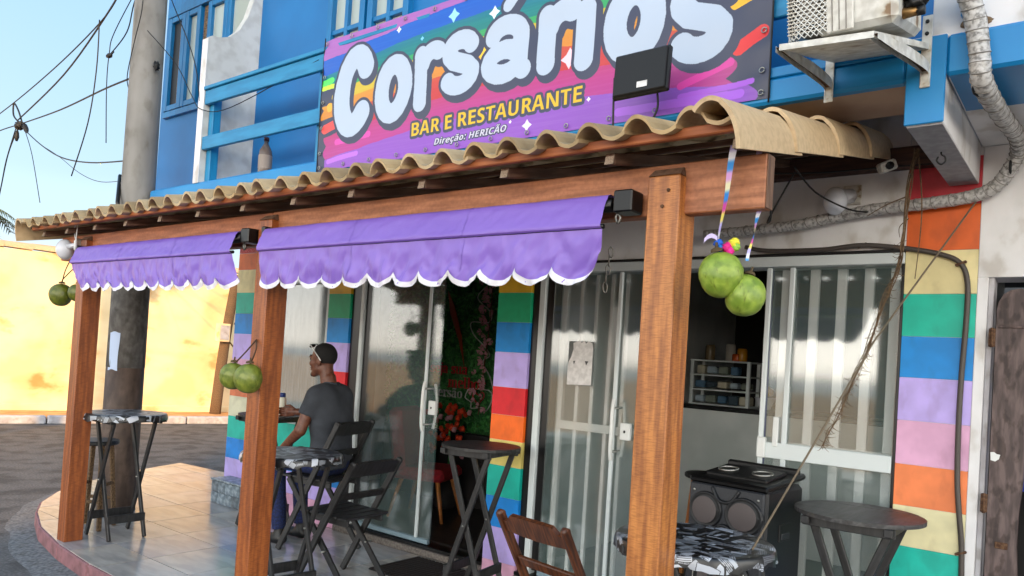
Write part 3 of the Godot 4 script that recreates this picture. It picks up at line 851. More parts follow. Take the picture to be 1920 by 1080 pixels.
func neighbour() -> void:
	var h := thing("neighbouring_house", "white plastered wall with a weathered wooden door next to the restaurant's end pillar", "building")
	boxed(h, "wall", 0.668, 0.712, -0.1, 2.02, -1.99, -1.772, M.white_wall)
	boxed(h, "wall", 0.668, 3.2, 2.02, 2.636, -1.99, -1.7715, M.white_wall)
	boxed(h, "wall", 1.75, 3.2, -0.1, 2.02, -1.99, -1.772, M.white_wall)
	boxed(h, "soffit", 0.66, 3.2, 2.6385, 2.66, -1.80, -0.80, M.white_wall)
	boxed(h, "door_frame", 0.712, 0.735, -0.1, 2.02, -1.90, -1.79, M.kerb_paint)
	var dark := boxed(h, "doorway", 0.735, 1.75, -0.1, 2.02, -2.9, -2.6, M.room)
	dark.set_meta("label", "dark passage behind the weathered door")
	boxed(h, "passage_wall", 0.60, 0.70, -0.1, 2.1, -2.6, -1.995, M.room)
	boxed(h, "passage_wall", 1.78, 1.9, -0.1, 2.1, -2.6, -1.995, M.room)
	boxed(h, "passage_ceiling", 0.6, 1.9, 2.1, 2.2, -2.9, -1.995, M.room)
	# door leaf with an arched top and a scalloped free edge
	var p := PackedVector2Array([Vector2(0, -0.1), Vector2(0, 1.87), Vector2(0.006, 1.905), Vector2(0.024, 1.94), Vector2(0.05, 1.958), Vector2(0.085, 1.965), Vector2(0.125, 1.955), Vector2(0.15, 1.93)])
	for q in [[0.150, 1.70], [0.134, 1.55], [0.120, 1.42], [0.128, 1.25], [0.132, 1.10], [0.120, 0.95], [0.118, 0.8], [0.13, 0.6], [0.13, 0.3], [0.13, -0.1]]:
		p.append(Vector2(q[0], q[1]))
	var leaf := part(h, "door_leaf", prism(p, 0.032), M.old_door, Vector3(0.752, 0, -1.775))
	leaf.set_meta("label", "weathered brown door leaf with a wavy edge")
	part(leaf, "batten", bx(0.125, 0.012, 0.008), M.old_door, Vector3(0.07, 1.79, 0.019))
	part(leaf, "peeled_paint", prism(PackedVector2Array([Vector2(-0.02, 0.02), Vector2(-0.018, -0.016), Vector2(0.0, -0.02), Vector2(0.014, -0.008), Vector2(0.018, 0.012), Vector2(0.004, 0.014), Vector2(-0.006, 0.022)]), 0.003), M.white_paint, Vector3(0.022, 1.195, 0.016))
	for y in [1.74, 0.98]:
		var hg := part(leaf, "hinge", bx(0.028, 0.085, 0.012), M.rust, Vector3(-0.014, y, 0.012))
		part(hg, "pin", tube([Vector3(0, -0.045, 0.008), Vector3(0, 0.045, 0.008)], 0.007, 0.007, 8, 1), M.rust)
	part(leaf, "hasp", bx(0.05, 0.03, 0.01), M.rust, Vector3(0.06, 0.80, 0.018))
	var cl := thing("hanging_cloth", "blue and black cloth hanging in the dark doorway behind the weathered door", "cloth", Vector3(1.02, 1.02, -2.1))
	part(cl, "blue_cloth", sheet(func(u: float, v: float) -> Vector3: return Vector3((u - 0.5) * 0.4, v * 0.62, 0.02 * sin(u * 17.0)), 16, 4), plain(Color(0.10, 0.18, 0.58), 0.8))
	part(cl, "black_band", sheet(func(u: float, v: float) -> Vector3: return Vector3((u - 0.5) * 0.405, 0.36 + v * 0.13, 0.006 + 0.02 * sin(u * 17.0)), 16, 2), M.black)

# ------------------------------------------------------------------ canopy
func shell(outer: Callable, inner: Callable, nu: int, len_: float, taper: float, nz := 1) -> ArrayMesh:
	# a curved tile: profiles outer(u), inner(u) -> Vector2, pulled along -z from the thick end (z = 0)
	var st := begin()
	var at := func(f: Callable, u: float, w: float) -> Vector3:
		var p: Vector2 = f.call(u)
		var k := lerpf(1.0, taper, w)
		return Vector3(p.x * k, p.y * k, -len_ * w)
	for i in nu:
		var u0 := float(i) / nu
		var u1 := float(i + 1) / nu
		for j in nz:
			var w0 := float(j) / nz
			var w1 := float(j + 1) / nz
			quad(st, at.call(outer, u0, w0), at.call(outer, u1, w0), at.call(outer, u1, w1), at.call(outer, u0, w1))
			quad(st, at.call(inner, u0, w1), at.call(inner, u1, w1), at.call(inner, u1, w0), at.call(inner, u0, w0))
		quad(st, at.call(inner, u0, 0.0), at.call(inner, u1, 0.0), at.call(outer, u1, 0.0), at.call(outer, u0, 0.0))
		quad(st, at.call(outer, u0, 1.0), at.call(outer, u1, 1.0), at.call(inner, u1, 1.0), at.call(inner, u0, 1.0))
	for u in [0.0, 1.0]:
		var c := [at.call(inner, u, 0.0), at.call(outer, u, 0.0), at.call(outer, u, 1.0), at.call(inner, u, 1.0)]
		if u > 0.5:
			c.reverse()
		quad(st, c[3], c[2], c[1], c[0])
	return done(st)

func cap_mesh(rx: float, ry: float, len_: float) -> ArrayMesh:   # half barrel, open below, axis along z, centred
	var key := "cap%.3f,%.3f,%.3f" % [rx, ry, len_]
	if not cache.has(key):
		cache[key] = shell(func(u: float) -> Vector2: return Vector2(-cos(u * PI) * rx, sin(u * PI) * ry), func(u: float) -> Vector2: return Vector2(-cos(u * PI) * (rx - 0.016), sin(u * PI) * (ry - 0.016)), 18, len_, 0.86)
	return cache[key]

func verge_mesh() -> ArrayMesh:   # deep verge tile: from just past the crest down over the side
	var prof := func(u: float, k: float) -> Vector2:
		var a := deg_to_rad(lerpf(128.0, -4.0, u))
		return Vector2(cos(a) * (0.092 - k), sin(a) * (0.150 - k) + (0.004 if u < 0.5 else 0.0))
	return shell(func(u: float) -> Vector2: return prof.call(u, 0.0), func(u: float) -> Vector2: return prof.call(u, 0.014), 18, 0.60, 0.88)

func tile_profile(u: float, off: float) -> Vector2:
	# one wave: round hump, then a shallow pan
	var x := u * 0.19
	var y := 0.0
	if x < 0.105:
		y = 0.047 * pow(sin(PI * x / 0.105), 0.72)
	else:
		y = -0.014 * sin(PI * (x - 0.105) / 0.085)
	return Vector2(x, y + off)

func canopy() -> void:
	var c := thing("wooden_canopy", "timber canopy with clay roof tiles on three brown posts over the terrace", "canopy")
	var names := [[-0.122, 0.0, M.post], [-2.474, -2.357, M.post_mid], [-4.735, -4.619, M.post_far]]
	for p in names:
		var w: float = p[1] - p[0]
		var o := part(c, "post", bx(w, 2.165, 0.13, 0.004), p[2], Vector3((p[0] + p[1]) / 2.0, 1.0825, -0.065))
		# weathered, cut-back head of the post
		var st := begin()
		var h := w / 2.0
		var f := [Vector3(-h, 0, 0.065), Vector3(h, 0, 0.065), Vector3(h, 0, -0.065), Vector3(-h, 0, -0.065)]
		var t := [Vector3(-h * 0.9, 0.03, 0.03), Vector3(h * 0.9, 0.03, 0.03), Vector3(h * 0.9, 0.03, -0.065), Vector3(-h * 0.9, 0.03, -0.065)]
		for k in 4:
			quad_out(st, f[k], f[(k + 1) % 4], t[(k + 1) % 4], t[k], Vector3(0, 0.01, 0))
		quad(st, t[0], t[1], t[2], t[3])
		for q in [[0.0, 0.975], [0.02, 1.03]]:
			part(o, "bolt", tube([Vector3(q[0], q[1], 0.06), Vector3(q[0], q[1], 0.071)], 0.007, 0.006, 8, 1), M.rust)
		part(o, "post_head", done(st), M.rafter, Vector3(0, 1.0835, 0))
	bar(c, "beam", Vector3(-5.15, 2.125, -0.075), Vector3(-2.42, 2.125, -0.075), 0.175, 0.06, M.beam_far)
	bar(c, "beam", Vector3(-2.415, 2.125, -0.0745), Vector3(0.278, 2.125, -0.0745), 0.178, 0.06, M.beam)
	part(c, "beam_end", bx(0.004, 0.174, 0.056, 0.001), M.rafter, Vector3(0.281, 2.125, -0.0745))
	# rafters on the beam, rising to the wall
	var slope := 0.236
	var ang := atan(slope)
	var xs := [0.235, -0.227, -0.698, -1.148, -1.605, -2.045, -2.49, -2.945, -3.38, -3.825, -4.27, -4.72, -5.13]
	for k in xs.size():
		var a := Vector3(xs[k], 2.217, 0.09)
		var b := Vector3(xs[k], 2.217 + slope * 1.83, -1.74)
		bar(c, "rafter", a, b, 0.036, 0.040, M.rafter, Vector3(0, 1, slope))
		part(c, "rafter_end", bx(0.035, 0.039, 0.004, 0.001), M.end_grain, a + Vector3(0, 0.0, 0.003), Vector3(-ang, 0, 0))
	# battens across the rafters and the eaves board
	for k in 6:
		var z := -0.16 - k * 0.33
		bar(c, "batten", Vector3(-5.2, 2.243 + slope * (0.09 - z), z), Vector3(0.26, 2.243 + slope * (0.09 - z), z), 0.02, 0.04, M.rafter, Vector3(0, -slope, 1))
	bar(c, "eaves_board", Vector3(-5.21, 2.254, 0.135), Vector3(-2.3, 2.254, 0.135), 0.033, 0.026, M.fascia)
	bar(c, "eaves_board", Vector3(-2.295, 2.254, 0.1345), Vector3(0.262, 2.254, 0.1345), 0.033, 0.026, M.fascia)
	# tiles, laid in courses from the eaves up
	var tiles := [M.tile, tint(M.tile, Color(0.93, 0.92, 0.90)), tint(M.tile, Color(0.97, 0.94, 0.88)), tint(M.tile, Color(0.86, 0.84, 0.80)), tint(M.tile, Color(1.0, 0.985, 0.97))]
	var tile := shell(func(u: float) -> Vector2: return tile_profile(u, 0.0), func(u: float) -> Vector2: return tile_profile(u, -0.013), 16, 0.42, 0.985)
	for row in 5:
		for col in 31:
			var px := -5.235 + col * 0.1765 + rng.randf_range(-0.007, 0.007)
			var z := 0.20 - row * 0.375 + rng.randf_range(-0.014, 0.012)
			var t := part(c, "roof_tile", tile, tiles[rng.randi() % 5], Vector3(px, 2.264 + (0.20 - z) * slope + 0.002 * (col % 2), z), Vector3(ang - 0.03 + rng.randf_range(-0.015, 0.015), rng.randf_range(-0.025, 0.025), rng.randf_range(-0.03, 0.03)))
			t.position.y += 0.004
	# verge caps
	var cap := verge_mesh()
	for k in 4:
		var z: float = [0.215, -0.29, -0.80, -1.30][k]
		part(c, "verge_cap", cap, M.cap, Vector3(0.200, 2.158 + (0.215 - z) * slope + 0.012, z), Vector3(ang - 0.02, rng.randf_range(-0.01, 0.01), 0))
		part(c, "verge_cap", cap, M.tile, Vector3(-5.215, 2.158 + (0.215 - z) * slope + 0.004, z), Vector3(ang - 0.02, rng.randf_range(-0.01, 0.01), 0)).scale.x = -1.0

# ------------------------------------------------------------------ awnings
func awning(label: String, x0: float, x1: float, old: bool, lean0: float, lean1: float) -> void:
	var a := thing("roller_awning", label, "awning", Vector3((x0 + x1) / 2.0, 1.78, 0.03), 0.0, "purple roller awnings under the canopy beam")
	var h := (x1 - x0) / 2.0
	var m: Material = M.vinyl_old if old else M.vinyl
	var nz := FastNoiseLite.new()
	nz.seed = 3 if old else 8
	nz.frequency = 1.6
	nz.fractal_octaves = 3
	# fabric from the roller down to the front bar: drum, flat face, lip
	var prof := [Vector2(-0.030, 0.312), Vector2(-0.012, 0.325), Vector2(0.010, 0.326), Vector2(0.028, 0.318), Vector2(0.040, 0.300), Vector2(0.050, 0.27), Vector2(0.062, 0.235), Vector2(0.071, 0.212), Vector2(0.070, 0.203), Vector2(0.060, 0.198)]
	var fabric := func(u: float, v: float) -> Vector3:
		var f := v * (prof.size() - 1)
		var i := mini(int(f), prof.size() - 2)
		var p: Vector2 = prof[i].lerp(prof[i + 1], f - i)
		var x := lerpf(-h, h, u)
		var wr := 0.004 * nz.get_noise_2d(x * 2.2, v * 1.5) * sin(PI * v)
		wr += 0.0028 * nz.get_noise_2d(x * 14.0, v * 3.0) * (1.0 if v > 0.45 and v < 0.75 else 0.25)
		return Vector3(x, p.y + wr * 0.4, p.x + wr)
	part(a, "fabric", sheet(fabric, 160, 27), m)
	# scalloped valance hanging from the front bar
	var n := 12
	var drop := func(u: float) -> float:
		var s := fmod(u * n, 1.0)
		return 0.148 + 0.045 * pow(sin(PI * s), 0.62)
	var hang := func(u: float, v: float, extra: float) -> Vector3:
		var e: float = lerpf(lean0, lean1, u) * v * v
		var x := lerpf(-h, h, u) + e
		var d: float = drop.call(u) * v
		var fold := (0.45 if old else 0.85) * 0.030 * v * nz.get_noise_2d(x * 3.2 + 9.0, v * 0.5) + 0.014 * nz.get_noise_2d(x * 7.0, v * 1.1) * (0.3 + v)
		var end := pow(clampf((absf(u - 0.5) - 0.46) / 0.04, 0.0, 1.0), 2.0)
		return Vector3(x, 0.196 - d, 0.056 + fold + extra - 0.012 * v - end * v * 0.02)
	part(a, "valance", sheet(func(u: float, v: float) -> Vector3: return hang.call(u, v, 0.0), 240, 10), m)
	var trim := func(u: float, v: float) -> Vector3:
		var q: float = 1.0 - v * 0.022 / drop.call(u)
		return hang.call(u, q, 0.0025) + Vector3(0, -0.002, 0)
	part(a, "trim", sheet(trim, 240, 2), M.trim)
	for k in range(1, 3):
		var sx := k / 3.0 + 0.02
		part(a, "seam", sheet(func(u: float, v: float) -> Vector3: return hang.call(sx + (u - 0.5) * 0.005, v * 0.97, 0.0016), 1, 10), m)
		part(a, "seam", sheet(func(u: float, v: float) -> Vector3: return fabric.call(sx + (u - 0.5) * 0.005, v) + Vector3(0, 0.0008, 0.0016), 1, 27), m)
	part(a, "roller_tube", tube([Vector3(-h - 0.01, 0.29, 0.0), Vector3(h + 0.01, 0.29, 0.0)], 0.026, 0.026, 12, 1), M.black_metal)
	part(a, "front_bar", tube([Vector3(-h - 0.004, 0.205, 0.052), Vector3(h + 0.004, 0.205, 0.052)], 0.009, 0.009, 8, 1), M.black_metal)
	for s in [-1.0, 1.0]:
		var b := part(a, "end_bracket", bx(0.075 if s > 0 else 0.03, 0.078, 0.085, 0.005), M.black_metal, Vector3(s * (h + (0.055 if s > 0 else 0.025)), 0.298, -0.018))
		if s > 0:
			part(b, "shaft_ring", tube([Vector3(-0.028, -0.042, 0.02), Vector3(-0.016, -0.055, 0.02), Vector3(-0.024, -0.075, 0.02), Vector3(-0.034, -0.055, 0.02), Vector3(-0.028, -0.042, 0.02)], 0.005, 0.005, 6), M.chain)

func awnings() -> void:
	awning("wide purple roller awning with white scalloped edge between the middle and near posts", -2.325, -0.245, false, 0.0, -0.055)
	awning("narrow-looking purple roller awning with faded scalloped edge beside the far post", -4.615, -2.575, true, 0.13, 0.03)
	var ch := thing("hanging_chain", "short steel chain dangling beside the near post under the awning end", "chain", Vector3(-0.318, 1.945, -0.10))
	for k in 5:
		var o := part(ch, "link", tube([Vector3(0, 0, 0), Vector3(0.008, -0.012, 0), Vector3(0.006, -0.034, 0), Vector3(0, -0.04, 0), Vector3(-0.006, -0.034, 0), Vector3(-0.008, -0.012, 0), Vector3(0, 0, 0)], 0.0025, 0.0025, 5, 3), M.chain, Vector3(-0.004 * k, -0.033 * k, 0), Vector3(0, PI / 2 * (k % 2) + 0.5, 0.1))

# ------------------------------------------------------------------ banner
const BW := 1516
const BH := 440
var bim: Image

func bput(x: int, y: int, c: Color) -> void:
	if x >= 0 and y >= 0 and x < BW and y < BH:
		bim.set_pixel(x, y, c)

func stroke(pts: Array, r: float, c: Color, off := Vector2.ZERO) -> void:   # metres on the banner, v upwards
	var k := BW / 3.03
	for i in pts.size() - 1:
		var a: Vector2 = (pts[i] + off) * k
		var b: Vector2 = (pts[i + 1] + off) * k
		var rr := r * k
		var lo := Vector2(minf(a.x, b.x), minf(a.y, b.y)) - Vector2(rr, rr)
		var hi := Vector2(maxf(a.x, b.x), maxf(a.y, b.y)) + Vector2(rr, rr)
		var ab := b - a
		var l2 := maxf(ab.length_squared(), 0.0001)
		for y in range(maxi(0, int(lo.y)), mini(BH - 1, int(hi.y) + 1)):
			for x in range(maxi(0, int(lo.x)), mini(BW - 1, int(hi.x) + 1)):
				var p := Vector2(x + 0.5, y + 0.5)
				var t := clampf((p - a).dot(ab) / l2, 0.0, 1.0)
				if (p - a - ab * t).length_squared() < rr * rr:
					bim.set_pixel(x, BH - 1 - y, c)

func arc(cx: float, cy: float, rx: float, ry: float, a0: float, a1: float, n := 14, slant := 0.0) -> Array:
	var o := []
	for i in n + 1:
		var a := deg_to_rad(lerpf(a0, a1, float(i) / n))
		o.append(Vector2(cx + cos(a) * rx + slant * sin(a) * ry, cy + sin(a) * ry))
	return o

func print_text(text: String, box: Rect2, col: Color, edge: Color, e: float, italic := 0.0, rise := 0.0) -> void:
	var tm := TextMesh.new()
	var f := SystemFont.new()
	f.font_names = PackedStringArray(["Droid Sans"])
	f.font_weight = 700
	tm.font = f
	tm.font_size = 64
	tm.depth = 0.0
	tm.text = text
	var arr := tm.surface_get_arrays(0)
	var vs: PackedVector3Array = arr[Mesh.ARRAY_VERTEX]
	var ix: PackedInt32Array = arr[Mesh.ARRAY_INDEX]
	var bb := AABB(vs[0], Vector3.ZERO)
	for v in vs:
		bb = bb.expand(v)
	var k := BW / 3.03
	var mask := {}
	for i in range(0, ix.size(), 3):
		var q := []
		for j in 3:
			var v := (vs[ix[i + j]] - bb.position) / bb.size
			q.append(Vector2(box.position.x + v.x * box.size.x + italic * v.y * box.size.y, box.position.y + v.y * box.size.y + rise * v.x) * k)
		var lo := Vector2(minf(q[0].x, minf(q[1].x, q[2].x)), minf(q[0].y, minf(q[1].y, q[2].y)))
		var hi := Vector2(maxf(q[0].x, maxf(q[1].x, q[2].x)), maxf(q[0].y, maxf(q[1].y, q[2].y)))
		for y in range(int(lo.y), int(hi.y) + 1):
			for x in range(int(lo.x), int(hi.x) + 1):
				if Geometry2D.point_is_inside_triangle(Vector2(x + 0.5, y + 0.5), q[0], q[1], q[2]):
					mask[Vector2i(x, y)] = true
	var r := int(ceil(e * k))
	if r > 0:
		for p in mask:
			for dy in range(-r, r + 1):
				for dx in range(-r, r + 1):
					if dx * dx + dy * dy <= r * r:
						bput(p.x + dx + 1, BH - 1 - p.y - dy + 1, edge)
	for p in mask:
		bput(p.x, BH - 1 - p.y, col)

func banner() -> void:
	bim = Image.create(BW, BH, false, Image.FORMAT_RGB8)
	var slate := Color(0.235, 0.25, 0.335)
	bim.fill(slate)
	var bands := [[0.815, Color(0.74, 0.44, 0.80)], [0.715, Color(0.06, 0.40, 0.86)], [0.615, Color(0.05, 0.56, 0.55)], [0.575, Color(0.22, 0.72, 0.42)], [0.505, Color(0.92, 0.80, 0.20)], [0.415, Color(0.95, 0.60, 0.20)], [0.29, Color(0.87, 0.24, 0.25)], [0.145, Color(0.80, 0.24, 0.62)], [-1.0, Color(0.63, 0.36, 0.84)]]
	var nz := FastNoiseLite.new()
	nz.seed = 6
	nz.frequency = 0.9
	var k := BW / 3.03
	for y in BH:
		for x in BW:
			var u := x / k
			var v := (BH - 1 - y) / k
			var w := v - 0.10 * sin((u - 0.1) * 1.12) + 0.065 + 0.012 * nz.get_noise_2d(u * 2.0, v * 14.0)
			var i := 0
			while w < bands[i][0]:
				i += 1
			# the brush strokes stop short of the ends at ragged places
			var end0 := 0.12 + 0.10 * sin(i * 2.3) - 0.03 * absf(sin(v * 34.0 + i))
			var end1: float = [3.1, 3.1, 3.1, 3.1, 2.93, 2.75, 2.72, 2.83, 2.93][i] + 0.05 * absf(sin(v * 30.0 + i * 1.3))
			if i == 0 or i == 1 or i == 8:
				end0 = -1.0 if i < 2 else 0.07
			if u > end0 and u < end1:
				var c: Color = bands[i][1]
				if i < 8:
					var lo: float = bands[i][0]
					var hi: float = bands[i - 1][0] if i > 0 else lo + 0.08
					var t := clampf((w - lo) / (hi - lo), 0.0, 1.0)
					if i in [2, 5, 6, 7]:
						c = c.lerp(bands[i - 1][1], 0.30 * t * t)
				c = Color(c.r * 0.86, c.g * 0.86, c.b * 0.86).lightened(0.06 * clampf(nz.get_noise_2d(u * 1.5, v * 60.0) + 0.1, 0.0, 1.0))
				bim.set_pixel(x, y, c)
	# loose strokes at both ends
	for s in [[0.0, 0.59, 0.10, 0.60, 0.022, Color(0.35, 0.86, 0.38)], [0.02, 0.555, 0.12, 0.56, 0.016, Color(0.78, 0.88, 0.25)], [0.095, 0.42, 0.10, 0.42, 0.03, Color(0.93, 0.68, 0.22)], [0.06, 0.28, 0.18, 0.30, 0.032, Color(0.90, 0.30, 0.28)], [0.2, 0.175, 0.5, 0.19, 0.02, Color(0.84, 0.28, 0.66)], [0.11, 0.06, 0.4, 0.08, 0.016, Color(0.72, 0.42, 0.86)], [2.885, 0.235, 2.985, 0.29, 0.03, Color(0.87, 0.20, 0.20)], [2.62, 0.12, 2.85, 0.185, 0.018, Color(0.84, 0.24, 0.62)], [2.62, 0.07, 2.95, 0.085, 0.013, Color(0.66, 0.36, 0.84)], [2.86, 0.44, 2.96, 0.47, 0.03, Color(0.95, 0.70, 0.16)], [2.3, 0.05, 2.9, 0.04, 0.02, Color(0.66, 0.38, 0.86)]]:
		stroke([Vector2(s[0], s[1]), Vector2(s[2], s[3])], s[4], s[5])
	# sparkles
	for s in [[1.408, 0.525, 0.05, Color(0.98, 0.78, 0.2)], [1.483, 0.725, 0.035, Color(0.9, 0.95, 1)], [1.753, 0.066, 0.03, Color(0.9, 0.85, 1)], [0.72, 0.80, 0.02, Color(0.95, 0.95, 1)], [0.93, 0.70, 0.014, Color(0.5, 0.8, 1)], [1.18, 0.78, 0.04, Color(0.6, 0.85, 1)], [2.0, 0.37, 0.05, Color(1, 0.8, 0.85)], [1.0, 0.19, 0.012, Color(1, 0.95, 1)], [0.52, 0.83, 0.012, Color(1, 0.95, 1)], [1.64, 0.10, 0.01, Color(1, 0.95, 1)], [2.13, 0.14, 0.012, Color(1, 0.95, 1)]]:
		for a in [0.0, PI / 2]:
			var d: Vector2 = Vector2(cos(a), sin(a)) * s[2]
			for q in 4:
				stroke([Vector2(s[0], s[1]) - d * (1.0 - q * 0.25), Vector2(s[0], s[1]) + d * (1.0 - q * 0.25)], s[2] * (0.08 + 0.13 * q), s[3])
	# the name, in fat round letters with a slate edge thrown down to the right
	var glyphs := [
		[0.076, [arc(0.335, 0.49, 0.122, 0.222, 38, 318, 20, 0.04)]],
		[0.062, [arc(0.70, 0.44, 0.103, 0.150, 0, 360, 20, 0.04)]],
		[0.054, [[Vector2(0.942, 0.315), Vector2(0.932, 0.60)], arc(1.035, 0.515, 0.085, 0.095, 165, 62, 8)]],
		[0.055, [arc(1.245, 0.566, 0.085, 0.062, 25, 200, 9), [Vector2(1.165, 0.545), Vector2(1.20, 0.512), Vector2(1.30, 0.475), Vector2(1.338, 0.44)], arc(1.245, 0.428, 0.094, 0.064, 10, -150, 9)]],
		[0.054, [arc(1.575, 0.57, 0.098, 0.068, 165, 15, 9), [Vector2(1.674, 0.58), Vector2(1.675, 0.39), Vector2(1.70, 0.375)], arc(1.565, 0.438, 0.105, 0.068, 20, 340, 14)]],
		[0.036, [[Vector2(1.578, 0.742), Vector2(1.655, 0.825)]]],
		[0.058, [[Vector2(1.848, 0.37), Vector2(1.845, 0.62)], arc(1.955, 0.53, 0.095, 0.10, 165, 60, 8)]],
		[0.057, [[Vector2(2.086, 0.345), Vector2(2.086, 0.60)]]],
		[0.050, [arc(2.09, 0.745, 0.014, 0.014, 0, 360, 6)]],
		[0.065, [arc(2.36, 0.475, 0.103, 0.142, 0, 360, 20, 0.02)]],
		[0.060, [arc(2.705, 0.50, 0.098, 0.074, 25, 200, 9), [Vector2(2.612, 0.475), Vector2(2.65, 0.435), Vector2(2.76, 0.395), Vector2(2.795, 0.355)], arc(2.70, 0.338, 0.096, 0.07, 10, -150, 9)]],
	]
	for pass_ in 3:
		for g in glyphs:
			for s in g[1]:
				if pass_ == 0:
					stroke(s, g[0] + 0.020, slate, Vector2(0.022, -0.026))
				elif pass_ == 1:
					stroke(s, g[0] + 0.018, slate)
				else:
					stroke(s, g[0], Color(0.70, 0.755, 0.83))
	print_text("BAR E RESTAURANTE", Rect2(0.885, 0.122, 1.205, 0.082), Color(0.86, 0.70, 0.13), slate, 0.015, 0.0, 0.013)
	print_text("Direção: HERICÃO", Rect2(1.078, 0.036, 0.53, 0.058), Color(0.80, 0.79, 0.85), slate, 0.005, 0.25, 0.006)
	var m := StandardMaterial3D.new()
	m.albedo_texture = ImageTexture.create_from_image(bim)
	m.roughness = 0.42
	var b := thing("shop_banner", "rainbow vinyl banner lettered Corsários bar e restaurante hung on the balcony", "banner", Vector3(-1.505, 2.66, -0.752))
	var nb := FastNoiseLite.new()
	nb.seed = 12
	nb.frequency = 0.8
	part(b, "printed_sheet", sheet(func(u: float, v: float) -> Vector3:
		var x := (u - 0.5) * 3.03
		var slack := 0.010 * nb.get_noise_2d(x * 1.2, v * 2.0) + 0.012 * nb.get_noise_2d(x * 5.0, v * 5.0) * (pow(absf(u - 0.5) * 2.0, 6.0) + 0.12)
		return Vector3(x, (1.0 - v) * 0.88, slack), 90, 26, true), m)
	for i in 13:
		for y in [0.025, 0.855]:
			part(b, "eyelet", tube(arc3(0.011, 8), 0.0028, 0.0028, 5, 1), M.steel, Vector3(-1.48 + i * 0.2467, y, 0.008))
	for i in 4:
		part(b, "eyelet", tube(arc3(0.011, 8), 0.0028, 0.0028, 5, 1), M.steel, Vector3(1.48, 0.12 + i * 0.17, 0.008))
		part(b, "eyelet", tube(arc3(0.011, 8), 0.0028, 0.0028, 5, 1), M.steel, Vector3(-1.485, 0.12 + i * 0.17, 0.008))
	for x in [-1.512, 1.512]:
		part(b, "cord", tube([Vector3(x, -0.02, 0.0), Vector3(x, 0.45, 0.004), Vector3(x, 0.9, 0.0)], 0.004, 0.004, 5), M.wire)

func arc3(r: float, n: int) -> Array:
	var o := []
	for i in n + 1:
		o.append(Vector3(cos(TAU * i / n) * r, sin(TAU * i / n) * r, 0))
	return o

# ------------------------------------------------------------------ utility pole and wires
func vs(a: Array) -> Array:
	var o := []
	for p in a:
		o.append(Vector3(p[0], p[1], p[2]))
	return o

